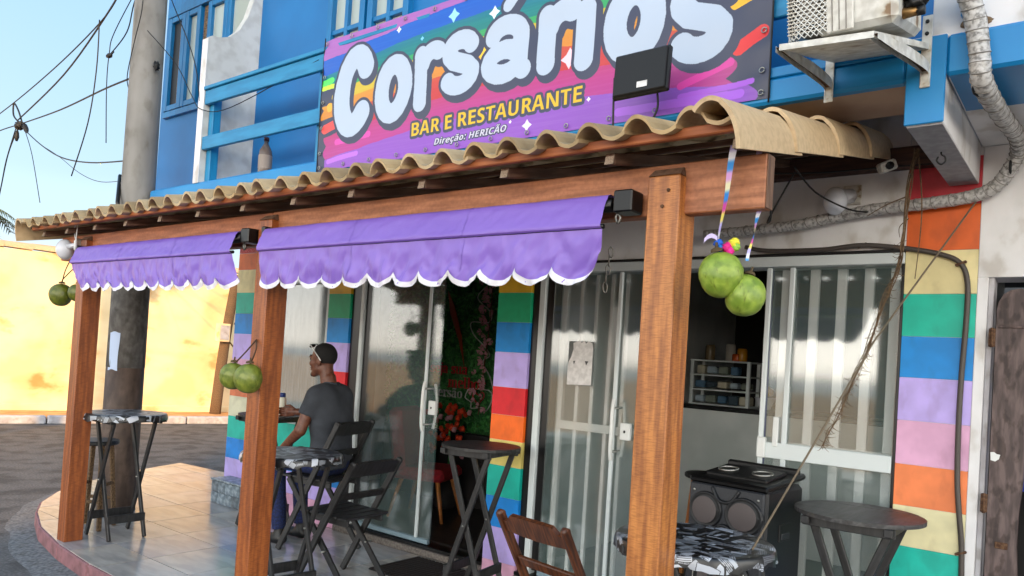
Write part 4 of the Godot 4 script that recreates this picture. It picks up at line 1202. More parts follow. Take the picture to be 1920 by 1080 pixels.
func pole_and_wires() -> void:
	var p := thing("utility_pole", "thick round concrete utility pole at the end of the canopy", "utility pole", Vector3(-5.48, 0, -0.745))
	part(p, "shaft", tube([Vector3(0, -0.02, 0), Vector3(-0.02, 3.0, 0), Vector3(-0.06, 7.0, 0)], 0.15, 0.118, 28, 6), M.concrete)
	part(p, "painted_shaded_base", tube([Vector3(0, 0.002, 0), Vector3(-0.008, 1.22, 0)], 0.1535, 0.1505, 28, 2), M.pole_brown)  # brown painted foot, canopy shade included in its tone
	part(p, "shade_sleeve", tube([Vector3(-0.008, 1.2205, 0), Vector3(-0.014, 2.15, 0)], 0.152, 0.148, 28, 2), M.pole_shade)  # dark skin round the shaft, painted as the shade under the canopy
	part(p, "steel_strap", tube([Vector3(-0.15, 2.88, 0.10), Vector3(0.02, 2.62, 0.18), Vector3(0.03, 2.55, 0.17)], 0.018, 0.018, 5, 1), M.black_metal)
	part(p, "cable_knot", blob(Vector3(0.022, 0.035, 0.022), 6, 0.5, 4.0), M.wire, Vector3(0.15, 3.82, 0.0))
	var nt := thing("paper_notice", "torn white paper notice pasted on the utility pole", "notice", Vector3(-5.48, 1.2, -0.745))
	part(nt, "sheet", sheet(func(u: float, v: float) -> Vector3:
		var a := deg_to_rad(lerpf(100, 50, u)) + 0.03 * sin(v * 5.0)
		return Vector3(cos(a) * 0.15, v * 0.32 - 0.006 * sin(u * 8.0), sin(a) * 0.15), 10, 8), plain(Color(0.70, 0.76, 0.86), 0.7))
	var runs := [
		["thick overhead cable rising steeply from the cable junction to the pole top", 0.013, [[-6.1, 4.75, -0.75], [-6.837, 4.741, -0.95], [-8.938, 4.617, -1.35], [-11.582, 4.566, -1.75]]],
		["thin overhead wire running highest away from the pole", 0.009, [[-6.143, 4.670, -0.75], [-6.756, 4.575, -0.85], [-8.43, 4.483, -1.05], [-10.704, 4.379, -1.25], [-13.5, 4.38, -1.5]]],
		["tensioned overhead cable from the middle of the pole through the junction", 0.012, [[-5.62, 3.80, -0.75], [-6.765, 3.944, -0.95], [-8.97, 4.189, -1.35], [-11.444, 4.491, -1.75], [-12.96, 4.655, -1.95], [-15.5, 4.85, -2.25]]],
		["slack overhead cable sagging between the junction and the pole", 0.011, [[-11.435, 4.45, -1.75], [-10.392, 4.031, -1.65], [-9.1, 3.646, -1.45], [-7.501, 3.327, -1.15], [-5.62, 3.04, -0.75]]],
		["twin drop wire hanging from the junction, outer strand", 0.012, [[-11.557, 4.444, -1.75], [-11.884, 4.087, -1.75], [-12.096, 3.542, -1.75], [-12.3, 3.1, -1.75]]],
		["twin drop wire hanging from the junction, inner strand", 0.011, [[-11.642, 4.456, -1.75], [-11.933, 4.012, -1.75], [-12.055, 3.66, -1.75], [-12.25, 3.1, -1.75]]],
		["long loose wire end hanging straight from the overhead cable", 0.009, [[-6.8, 4.6, -0.85], [-6.783, 4.101, -0.85], [-6.887, 3.585, -0.85], [-7.185, 3.081, -0.85]]],
		["loose wire end dangling beside the pole", 0.006, [[-5.7, 4.7, -0.75], [-6.203, 4.308, -0.75], [-6.281, 4.123, -0.75], [-6.287, 3.822, -0.75], [-6.207, 3.268, -0.75]]],
		["short wire with a black connector hanging from the pole top", 0.008, [[-5.63, 4.8, -0.75], [-5.846, 4.497, -0.75], [-5.951, 4.252, -0.75], [-6.278, 4.102, -0.75]]],
		["frayed wire end hanging under the junction", 0.007, [[-11.31, 4.4, -1.75], [-10.944, 3.975, -1.75], [-10.521, 3.255, -1.75]]],
		["lowest thin slack wire drooping to the pole", 0.005, [[-10.4, 4.03, -1.65], [-9.457, 3.727, -1.55], [-8.263, 3.337, -1.35], [-7.206, 3.09, -1.15], [-5.62, 2.87, -0.75]]],
		["dark wire crossing in front of the balcony window", 0.006, [[-5.40, 4.9, -0.64], [-5.467, 4.49, -0.9], [-4.961, 4.008, -0.8], [-4.684, 3.69, -0.75], [-4.6, 3.4, -0.76]]],
		["pale wire from the pole to the balcony divider", 0.005, [[-5.36, 4.1, -0.66], [-5.207, 3.849, -0.85], [-4.804, 3.488, -0.8], [-4.54, 3.32, -0.75], [-4.2, 3.3, -0.8], [-3.1, 3.44, -0.77]]],
		["wire wrapped down the face of the pole", 0.006, [[-5.40, 4.9, -0.60], [-5.36, 4.324, -0.605], [-5.44, 4.029, -0.60], [-5.57, 3.738, -0.615], [-5.70, 3.62, -0.70], [-5.9, 3.4, -0.8]]],
	]
	for r in runs:
		var o := part(self, numbered("overhead_wire"), tube(vs(r[2]), r[1] * 0.72, r[1] * 0.72, 6, 6), M.wire)
		tag(o, r[0], "wire", "overhead wires round the utility pole")
	var j := thing("cable_junction", "black cable junction knotted where the overhead wires meet", "junction", Vector3(-11.5, 4.35, -1.75))
	part(j, "clamp", blob(Vector3(0.09, 0.06, 0.06), 5, 0.25, 3.0), M.wire, Vector3(0, 0.12, 0))
	part(j, "loop", tube([Vector3(-0.05, 0.18, 0), Vector3(-0.28, 0.32, 0), Vector3(-0.3, 0.5, 0), Vector3(-0.1, 0.36, 0), Vector3(0.08, 0.16, 0)], 0.012), M.wire)
	part(j, "insulator", blob(Vector3(0.035, 0.10, 0.035), 8, 0.1, 3.0), M.wire, Vector3(0.24, 0.05, 0), Vector3(0, 0, 0.7))
	part(j, "insulator", blob(Vector3(0.03, 0.08, 0.03), 9, 0.1, 3.0), M.wire, Vector3(-0.08, -0.02, 0))
	var cn := thing("wire_connector", "black wire connector dangling at the end of a short wire near the pole", "connector", Vector3(-6.278, 4.10, -0.75))
	part(cn, "body", blob(Vector3(0.05, 0.022, 0.022), 4, 0.1), M.wire)
	part(cn, "stub", tube([Vector3(0.04, 0.0, 0), Vector3(0.09, 0.02, 0)], 0.007, 0.007, 5, 1), M.wire)

# ------------------------------------------------------------------ tables and chairs
func print_cloth(seed_: int) -> StandardMaterial3D:
	var n := 384
	var im := Image.create(n, n, false, Image.FORMAT_RGB8)
	im.fill(Color(0.045, 0.05, 0.07))
	var r := RandomNumberGenerator.new()
	r.seed = seed_
	for q in 250:
		var c := Vector2(r.randf() * n, r.randf() * n)
		var a := r.randf_range(-0.5, 0.5) + (PI / 2 if r.randf() < 0.4 else 0.0)
		var hw := r.randf_range(8, 34)
		var hh := r.randf_range(5, 17)
		var g := r.randf_range(0.42, 0.80) if r.randf() < 0.68 else r.randf_range(0.03, 0.14)
		var col := Color(g * 0.96, g * 0.985, g * 1.03)
		var lined := r.randf() < 0.45
		var ca := cos(a)
		var sa := sin(a)
		var ext := int(hw + hh)
		for y in range(maxi(0, int(c.y) - ext), mini(n, int(c.y) + ext)):
			for x in range(maxi(0, int(c.x) - ext), mini(n, int(c.x) + ext)):
				var d := Vector2(x, y) - c
				var u := d.x * ca + d.y * sa
				var v := -d.x * sa + d.y * ca
				if absf(u) < hw and absf(v) < hh:
					var e := absf(u) > hw - 1.3 or absf(v) > hh - 1.3
					im.set_pixel(x, y, Color(0.05, 0.05, 0.07) if e or (lined and fmod(absf(v) + 50.0, 4.0) < 1.4 and absf(u) < hw - 3) else col)
	var m := StandardMaterial3D.new()
	m.albedo_texture = ImageTexture.create_from_image(im)
	m.roughness = 0.38
	m.clearcoat_enabled = true
	m.clearcoat = 0.25
	m.clearcoat_roughness = 0.3
	return m

func table(label: String, at: Vector2, h: float, dia: float, turn: float, wood: Material = null) -> Node3D:
	var t := thing("bistro_table", label, "table", Vector3(at.x, 0, at.y), turn, "tall round folding bistro tables")
	var r := dia / 2.0
	wood = wood if wood else M.dark_wood
	var top := Node3D.new()
	var n := 5
	var circle := PackedVector2Array()
	for i in 40:
		circle.append(Vector2(cos(TAU * i / 40), sin(TAU * i / 40)) * r)
	for i in n:
		var x0 := -r + dia * i / n + 0.0015
		var x1 := -r + dia * (i + 1) / n - 0.0015
		for piece in Geometry2D.intersect_polygons(circle, PackedVector2Array([Vector2(-r, x0), Vector2(r, x0), Vector2(r, x1), Vector2(-r, x1)])):
			part(t, "top_board", prism(piece, 0.018, true), wood, Vector3(0, h + rng.randf_range(-0.0008, 0.0008), 0))
	top.free()
	for s in [-1.0, 1.0]:
		part(t, "top_batten", bx(0.035, 0.035, dia * 0.82), M.dark_wood, Vector3(s * r * 0.62, h - 0.036, 0))
	part(t, "apron", bx(dia * 0.70, 0.045, 0.018), M.dark_wood, Vector3(0, h - 0.042, r * 0.66))
	part(t, "apron", bx(dia * 0.70, 0.045, 0.018), M.dark_wood, Vector3(0, h - 0.042, -r * 0.66))
	var f := r * 0.58
	for s in [-1.0, 1.0]:
		bar(t, "leg", Vector3(f, 0.004, s * 0.128), Vector3(-f, h - 0.055, s * 0.128), 0.036, 0.02, M.dark_wood)
		bar(t, "leg", Vector3(-f, 0.004, s * 0.151), Vector3(f, h - 0.055, s * 0.151), 0.036, 0.02, M.dark_wood)
		if h > 0.0:
			part(t, "bolt", tube([Vector3(0, h / 2.0 - 0.026, s * 0.11), Vector3(0, h / 2.0 - 0.026, s * 0.166)], 0.006, 0.006, 8, 1), M.steel)
	var k := 1.0 - 2.0 * 0.15 / (h - 0.055)
	part(t, "stretcher", bx(0.02, 0.06, 0.275), M.dark_wood, Vector3(f * k + 0.021, 0.15, 0))
	part(t, "stretcher", bx(0.02, 0.06, 0.325), M.dark_wood, Vector3(-f * k - 0.021, 0.15, 0))
	return t

func cloth(label: String, at: Vector2, h: float, dia: float, seed_: int) -> void:
	var nz := FastNoiseLite.new()
	nz.seed = seed_
	nz.frequency = 1.0
	var st := begin(true)
	var nr := 12
	var na := 72
	for j in nr + 1:
		for i in na + 1:
			var a := TAU * i / na
			var ca := cos(a)
			var sa := sin(a)
			var w := nz.get_noise_2d(ca * 3.0, sa * 3.0)
			var flute := nz.get_noise_2d(ca * 9.0 + 20.0, sa * 9.0)
			var r := 0.0
			var y := 0.004
			if j <= 6:
				r = (dia / 2.0 + 0.003) * j / 6.0
				y += 0.0012 * nz.get_noise_2d(ca * r * 14.0, sa * r * 14.0)
			else:
				var t := (j - 6) / 6.0
				r = dia / 2.0 + 0.004 + 0.010 * sin(t * PI * 0.5) + 0.012 * flute * t
				y += -(0.042 + 0.022 * w) * t * t - 0.004 * t
			st.set_uv(Vector2(0.5 + ca * (r + maxf(0.0, -y)) * 1.55, 0.5 + sa * (r + maxf(0.0, -y)) * 1.55))
			st.add_vertex(Vector3(ca * r, y, sa * r))
	for j in nr:
		for i in na:
			var a := j * (na + 1) + i
			for k in [a, a + 1, a + na + 1, a + 1, a + na + 2, a + na + 1]:
				st.add_index(k)
	var o := part(self, numbered("tablecloth"), done(st), print_cloth(seed_), Vector3(at.x, h, at.y))
	tag(o, label, "tablecloth", "black and white printed covers on the round tables")

func rail_outline(half: float, hgt: float, scoop: bool) -> PackedVector2Array:
	var p := PackedVector2Array([Vector2(-half, 0), Vector2(-half * 0.5, -0.008), Vector2(0, -0.011), Vector2(half * 0.5, -0.008), Vector2(half, 0)])
	if scoop:
		for q in [[1.0, 0.62], [0.9, 0.60], [0.82, 0.66], [0.76, 0.80], [0.71, 0.95], [0.66, 1.0], [-0.66, 1.0], [-0.71, 0.95], [-0.76, 0.80], [-0.82, 0.66], [-0.9, 0.60], [-1.0, 0.62]]:
			p.append(Vector2(half * q[0], hgt * q[1]))
	else:
		for q in [[1.0, 0.86], [0.7, 1.0], [-0.7, 1.0], [-1.0, 0.86]]:
			p.append(Vector2(half * q[0], hgt * q[1]))
	return p

func chair(label: String, at: Vector2, turn: float, wood: Material, scoop: bool, sy := 1.0, sx := 1.0) -> Node3D:
	# a slatted folding chair; it faces local -x
	var c := thing("folding_chair", label, "chair", Vector3(at.x, 0, at.y), turn, "wooden folding chairs on the terrace")
	var top := Vector2(0.235 * sx, 0.80 * sy)
	var foot := Vector2(-0.215 * sx, 0.004)
	var seat_y := 0.45 * sy
	for s in [-1.0, 1.0]:
		var post := bar(c, "back_post", Vector3(foot.x, foot.y, s * 0.205), Vector3(top.x, top.y, s * 0.205), 0.042, 0.024, wood)
		part(post, "rounded_end", tube([Vector3(0, 0, -0.0118), Vector3(0, 0, 0.0118)], 0.0205, 0.0205, 16, 1), wood, Vector3(0, Vector2(top - foot).length() / 2.0 - 0.002, 0))
		bar(c, "leg", Vector3(-0.185 * sx, seat_y - 0.012, s * 0.175), Vector3(0.215 * sx, 0.004, s * 0.175), 0.04, 0.022, wood)
		bar(c, "seat_rail", Vector3(-0.21 * sx, seat_y - 0.024, s * 0.150), Vector3(0.17 * sx, seat_y - 0.03, s * 0.150), 0.042, 0.022, wood)
		part(c, "bolt", tube([Vector3(0.02, seat_y * 0.52, s * 0.16), Vector3(0.02, seat_y * 0.52, s * 0.222)], 0.007, 0.007, 8, 1), M.steel)
	for i in 5:
		var x := (-0.185 + i * 0.083) * sx
		part(c, "seat_slat", bx(0.076 * sx, 0.018, 0.385 if i > 0 else 0.40, 0.005), wood, Vector3(x, seat_y + 0.007 - 0.0015 * i, 0))
	var d := (top - foot).normalized()
	var at_ := top - d * 0.085
	var rl := part(c, "back_rail", prism(rail_outline(0.193, 0.095, scoop), 0.020), wood, Vector3(at_.x, at_.y, 0), Vector3.ZERO)
	rl.basis = Basis(Vector3(0, 0, -1), Vector3(d.x, d.y, 0), Vector3(d.y, -d.x, 0))
	var m2 := top - d * 0.255
	part(c, "back_rail", bx(0.018, 0.05, 0.386), wood, Vector3(m2.x, m2.y, 0), Vector3(0, 0, -atan2(d.x, d.y)))
	bar(c, "stretcher", Vector3(0.15 * sx, 0.075, -0.165), Vector3(0.15 * sx, 0.075, 0.165), 0.03, 0.018, wood)
	bar(c, "stretcher", Vector3(-0.155 * sx, 0.11, -0.195), Vector3(-0.155 * sx, 0.11, 0.195), 0.03, 0.018, wood)
	return c

func stool(label: String, at: Vector3, h: float, r: float, wood: Material) -> void:
	var s := thing("bar_stool", label, "stool", at, 0.3, "round wooden bar stools")
	part(s, "seat", lathe([[0.0, h - 0.032], [r - 0.006, h - 0.032], [r, h - 0.024], [r, h - 0.008], [r - 0.006, h], [0.0, h]], 28, false), M.dark_wood)
	for k in 4:
		var a := TAU * k / 4 + 0.4
		var d := Vector3(cos(a), 0, sin(a))
		bar(s, "leg", d * (r * 1.05) + Vector3(0, 0.003, 0), d * (r * 0.66) + Vector3(0, h - 0.03, 0), 0.032, 0.03, wood, d)
		var e := Vector3(cos(a + PI / 2), 0, sin(a + PI / 2))
		for y in [0.22, 0.34]:
			var q: float = r * (1.05 - 0.39 * y / h)
			if (k % 2 == 0) == (y < 0.3):
				bar(s, "rung", d * q + Vector3(0, y, 0), e * q + Vector3(0, y, 0), 0.026, 0.02, wood)

func furniture() -> void:
	# tables
	var T := {
		"t1": [Vector2(-4.61, -0.365), 0.915, 0.55, 0.0], "t2": [Vector2(-4.27, -1.40), 0.92, 0.53, 0.1], "t3": [Vector2(-2.62, -0.425), 0.862, 0.56, -0.12],
		"t4": [Vector2(-1.985, -1.405), 0.938, 0.51, 0.15], "t5": [Vector2(-0.065, -0.425), 0.853, 0.575, 0.1], "t6": [Vector2(0.30, -1.365), 0.91, 0.545, 0.0]}
	table("tall folding table under a printed cloth beside the far canopy post", T.t1[0], T.t1[1], T.t1[2], T.t1[3])
	table("black folding table with the white bottle where the man leans", T.t2[0], T.t2[1], T.t2[2], T.t2[3])
	table("folding table under a printed cloth just behind the middle post", T.t3[0], T.t3[1], T.t3[2], T.t3[3])
	table("bare black folding table standing in front of the striped middle pillar", T.t4[0], T.t4[1], T.t4[2], T.t4[3])
	table("folding table under a printed cloth just behind the nearest post", T.t5[0], T.t5[1], T.t5[2], T.t5[3])
	table("bare dark slatted table by the end pillar and barred glass door", T.t6[0], T.t6[1], T.t6[2], T.t6[3], M.grey_wood)
	cloth("printed black and white cloth on the table beside the far post", T.t1[0], T.t1[1], T.t1[2] + 0.004, 31)
	cloth("printed black and white cloth on the table behind the middle post", T.t3[0], T.t3[1], T.t3[2] + 0.004, 32)
	cloth("printed black and white cloth on the table behind the nearest post", T.t5[0], T.t5[1], T.t5[2] + 0.004, 33)
	# chairs
	chair("empty black folding chair in front of the open glass door", Vector2(-2.66, -0.905), 0.08, M.dark_wood, false)
	chair("tall black folding chair the man sits on", Vector2(-3.40, -1.30), 0.22, M.dark_wood, false, 1.2, 1.05)
	chair("brown varnished folding chair with a scooped back rail, turned to the door", Vector2(-0.735, -0.57), -PI / 2 - 0.18, M.brown_wood, true)
	stool("round bar stool partly hidden behind the far canopy post", Vector3(-4.95, 0, -0.33), 0.68, 0.15, M.bark)
	# speaker
	speaker()
	# white bottle with a blue cap on the man's table
	var b := thing("squeeze_bottle", "white plastic bottle with a blue cap on the man's table", "bottle", Vector3(-4.10, 0.921, -1.37))
	part(b, "body", lathe([[0.0, 0.0], [0.033, 0.0], [0.036, 0.006], [0.036, 0.135], [0.033, 0.15], [0.026, 0.158], [0.0, 0.158]], 20), plain(Color(0.80, 0.79, 0.72), 0.4))
	part(b, "cap", lathe([[0.0, 0.156], [0.027, 0.156], [0.027, 0.185], [0.022, 0.19], [0.0, 0.19]], 20), plain(Color(0.05, 0.17, 0.42), 0.4))
	# door mat
	var mat := thing("door_mat", "dark ribbed door mat at the threshold of the glass door", "mat", Vector3(-2.37, 0.0, -1.46))
	part(mat, "base", bx(0.80, 0.008, 0.48, 0.002), M.black, Vector3(0, 0.005, 0))
	for k in 22:
		part(mat, "rib", bx(0.026, 0.006, 0.475, 0.002), M.mat_rib, Vector3(-0.382 + k * 0.0364, 0.0115, 0))

func speaker() -> void:
	var s := thing("party_speaker", "tall black party loudspeaker standing beside the open doorway", "speaker", Vector3(-0.229, 0, -1.395), -0.116)
	s.scale = Vector3.ONE * 1.02
	var w := 0.395
	var d := 0.385
	part(s, "cabinet", bx(w, 0.94, d, 0.02), M.speaker, Vector3(0, 0.48, 0))
	part(s, "front_panel", bx(w - 0.012, 0.92, 0.02, 0.008), M.speaker_grey, Vector3(0, 0.475, d / 2.0 + 0.008))
	part(s, "top_panel", bx(w + 0.01, 0.03, d + 0.02, 0.01), M.black_metal, Vector3(0, 0.968, 0), Vector3(0.10, 0, 0))
	part(s, "control_deck", bx(w * 0.8, 0.02, d * 0.55, 0.006), M.black, Vector3(0, 0.988, 0.02), Vector3(0.12, 0, 0))
	for q in [-0.09, 0.09]:
		part(s, "deck_ring", tube(ring3(0.045, 18), 0.006, 0.006, 6, 1), M.steel, Vector3(q, 1.0, 0.03), Vector3(0.12, 0, 0))
	part(s, "deck_back", bx(w * 0.96, 0.05, 0.03, 0.01), M.black, Vector3(0, 1.0, -d / 2.0 + 0.04))
	for q in [-0.098, 0.098]:
		var horn := part(s, "driver", lathe([[0.0, 0.012], [0.062, 0.014], [0.072, 0.004], [0.078, 0.016], [0.086, 0.010], [0.088, -0.01]], 30, true, 1.0 if q < 0 else 1.1, 1.0), M.speaker, Vector3(q, 0.815, d / 2.0 + 0.016), Vector3(PI / 2, 0, 0))
		part(horn, "cone", lathe([[0.0, 0.010], [0.055, 0.018], [0.064, 0.015]], 30, true, 1.0 if q < 0 else 1.1, 1.0), M.cone, Vector3(0, 0.006, 0))
	for yy in [0.50, 0.20]:
		var wf := part(s, "woofer", lathe([[0.118, 0.018], [0.128, 0.028], [0.142, 0.026], [0.150, 0.012], [0.152, -0.012]], 40), M.black_metal, Vector3(0, yy, d / 2.0 + 0.014), Vector3(PI / 2, 0, 0))
		part(wf, "cone", lathe([[0.0, 0.012], [0.04, 0.010], [0.045, -0.002], [0.108, 0.012], [0.119, 0.019]], 40), M.cone)
		part(wf, "rim", tube(ring3(0.136, 40), 0.003, 0.003, 6, 1), M.steel, Vector3(0, 0.029, 0))
	for p in [[-0.165, 0.90], [0.165, 0.90]]:
		part(s, "screw", tube([Vector3(0, 0, 0), Vector3(0, 0, 0.006)], 0.006, 0.006, 8, 1), M.steel, Vector3(p[0], p[1], d / 2.0 + 0.016))
	part(s, "brow_rib", tube([Vector3(-0.17, 0.70, 0), Vector3(-0.06, 0.71, 0.004), Vector3(-0.02, 0.75, 0.006), Vector3(0.02, 0.75, 0.006), Vector3(0.06, 0.71, 0.004), Vector3(0.17, 0.70, 0)], 0.009), M.speaker, Vector3(0, 0, d / 2.0 + 0.018))
	part(s, "brow_rib", tube([Vector3(-0.07, 0.925, 0), Vector3(-0.03, 0.87, 0.006), Vector3(0.03, 0.87, 0.006), Vector3(0.07, 0.925, 0)], 0.009), M.speaker, Vector3(0, 0, d / 2.0 + 0.018))
	var hd := part(s, "side_handle", bx(0.012, 0.085, 0.12, 0.01), M.black, Vector3(w / 2.0, 0.74, 0.0))
	part(hd, "grip", bx(0.012, 0.03, 0.085, 0.004), M.speaker_grey, Vector3(0.004, -0.018, 0))
	for k in [[-0.15, 0.14], [0.15, 0.14], [-0.15, -0.14], [0.15, -0.14]]:
		part(s, "foot", lathe([[0.02, 0.0], [0.022, 0.012], [0.0, 0.012]], 12), M.black, Vector3(k[0], 0, k[1]))

func ring3(r: float, n: int) -> Array:
	var o := []
	for i in n + 1:
		o.append(Vector3(cos(TAU * i / n) * r, 0, sin(TAU * i / n) * r))
	return o

# ------------------------------------------------------------------ the seated man
func field_mesh(st: SurfaceTool, prims: Array, cell: float, base: int) -> int:
	# smooth union of tapered capsules ("c"), flat-ended ones ("k") and ellipsoids ("e"), meshed as surface nets; returns the vertex count
	var lo := Vector3(1e9, 1e9, 1e9)
	var hi := -lo
	for p in prims:
		var r: float = maxf(p[3], p[4]) if p[0] != "e" else 0.0
		if p[0] == "e":
			lo = lo.min(p[1] - p[2])
			hi = hi.max(p[1] + p[2])
		else:
			lo = lo.min(p[1].min(p[2]) - Vector3(r, r, r))
			hi = hi.max(p[1].max(p[2]) + Vector3(r, r, r))
	lo -= Vector3.ONE * cell * 3.0
	hi += Vector3.ONE * cell * 3.0
	var nx := int((hi.x - lo.x) / cell) + 2
	var ny := int((hi.y - lo.y) / cell) + 2
	var nz := int((hi.z - lo.z) / cell) + 2
	var f := PackedFloat32Array()
	f.resize(nx * ny * nz)
	f.fill(1.0)
	for p in prims:
		var k: float = p[p.size() - 1]
		var kind: String = p[0]
		var m := k + cell * 2.5
		var plo: Vector3
		var phi: Vector3
		var a: Vector3 = p[1]
		var b: Vector3 = p[2]
		var ra := 0.0
		var rb := 0.0
		if kind == "e":
			plo = a - b - Vector3.ONE * m
			phi = a + b + Vector3.ONE * m
		else:
			ra = p[3]
			rb = p[4]
			var r := maxf(ra, rb) + m
			plo = a.min(b) - Vector3.ONE * r
			phi = a.max(b) + Vector3.ONE * r
		var i0 := maxi(0, int((plo.x - lo.x) / cell))
		var i1 := mini(nx - 1, int((phi.x - lo.x) / cell) + 1)
		var j0 := maxi(0, int((plo.y - lo.y) / cell))
		var j1 := mini(ny - 1, int((phi.y - lo.y) / cell) + 1)
		var k0 := maxi(0, int((plo.z - lo.z) / cell))
		var k1 := mini(nz - 1, int((phi.z - lo.z) / cell) + 1)
		var ab := b - a
		var l2 := maxf(ab.length_squared(), 1e-9)
		var dir := ab.normalized()
		for kz in range(k0, k1 + 1):
			for jy in range(j0, j1 + 1):
				for ix in range(i0, i1 + 1):
					var q := lo + Vector3(ix, jy, kz) * cell
					var d := 0.0
					if kind == "e":
						var u := (q - a) / b
						var g := (q - a) / (b * b)
						var ul := u.length()
						d = ul * (ul - 1.0) / maxf(g.length(), 1e-6)
					else:
						var t := clampf((q - a).dot(ab) / l2, 0.0, 1.0)
						d = (q - a - ab * t).length() - lerpf(ra, rb, t)
						if kind == "k":
							d = maxf(d, (q - b).dot(dir))
					var at := (kz * ny + jy) * nx + ix
					var o := f[at]
					var h := maxf(k - absf(o - d), 0.0) / maxf(k, 1e-5)
					f[at] = minf(o, d) - h * h * k * 0.25
	var ids := PackedInt32Array()
	ids.resize(nx * ny * nz)
	ids.fill(-1)
	var count := base
	for kz in nz - 1:
		for jy in ny - 1:
			var row := (kz * ny + jy) * nx
			for ix in nx - 1:
				var at := row + ix
				var v0 := f[at]
				var v1 := f[at + 1]
				var v2 := f[at + nx]
				var v3 := f[at + nx + 1]
				var up := at + nx * ny
				var v4 := f[up]
				var v5 := f[up + 1]
				var v6 := f[up + nx]
				var v7 := f[up + nx + 1]
				var mn := minf(minf(minf(v0, v1), minf(v2, v3)), minf(minf(v4, v5), minf(v6, v7)))
				if mn > 0.0:
					continue
				var mx := maxf(maxf(maxf(v0, v1), maxf(v2, v3)), maxf(maxf(v4, v5), maxf(v6, v7)))
				if mx <= 0.0:
					continue
				var v := [v0, v1, v2, v3, v4, v5, v6, v7]
				var s := Vector3.ZERO
				var n := 0
				for e in [[0, 1], [2, 3], [4, 5], [6, 7], [0, 2], [1, 3], [4, 6], [5, 7], [0, 4], [1, 5], [2, 6], [3, 7]]:
					var x: float = v[e[0]]
					var y: float = v[e[1]]
					if (x <= 0.0) != (y <= 0.0):
						var t := x / (x - y)
						var pa := Vector3(e[0] & 1, (e[0] >> 1) & 1, e[0] >> 2)
						var pb := Vector3(e[1] & 1, (e[1] >> 1) & 1, e[1] >> 2)
						s += pa.lerp(pb, t)
						n += 1
				st.add_vertex(lo + (Vector3(ix, jy, kz) + s / n) * cell)
				ids[at] = count
				count += 1
	var step := [1, nx, nx * ny]
	for kz in range(1, nz - 1):
		for jy in range(1, ny - 1):
			for ix in range(1, nx - 1):
				var at := (kz * ny + jy) * nx + ix
				var s0 := f[at] <= 0.0
				for ax in 3:
					if s0 == (f[at + step[ax]] <= 0.0):
						continue
					var b: int = step[(ax + 1) % 3]
					var c: int = step[(ax + 2) % 3]
					var q := [ids[at], ids[at - b], ids[at - b - c], ids[at - c]]
					if q.min() < 0:
						continue
					if s0:
						q.reverse()
					for o in [0, 1, 2, 0, 2, 3]:
						st.add_index(q[o])
	return count

func body_mesh(sets: Array) -> ArrayMesh:
	var st := begin(true)
	var n := 0
	for s in sets:
		n = field_mesh(st, s[0], s[1], n)
	return done(st)

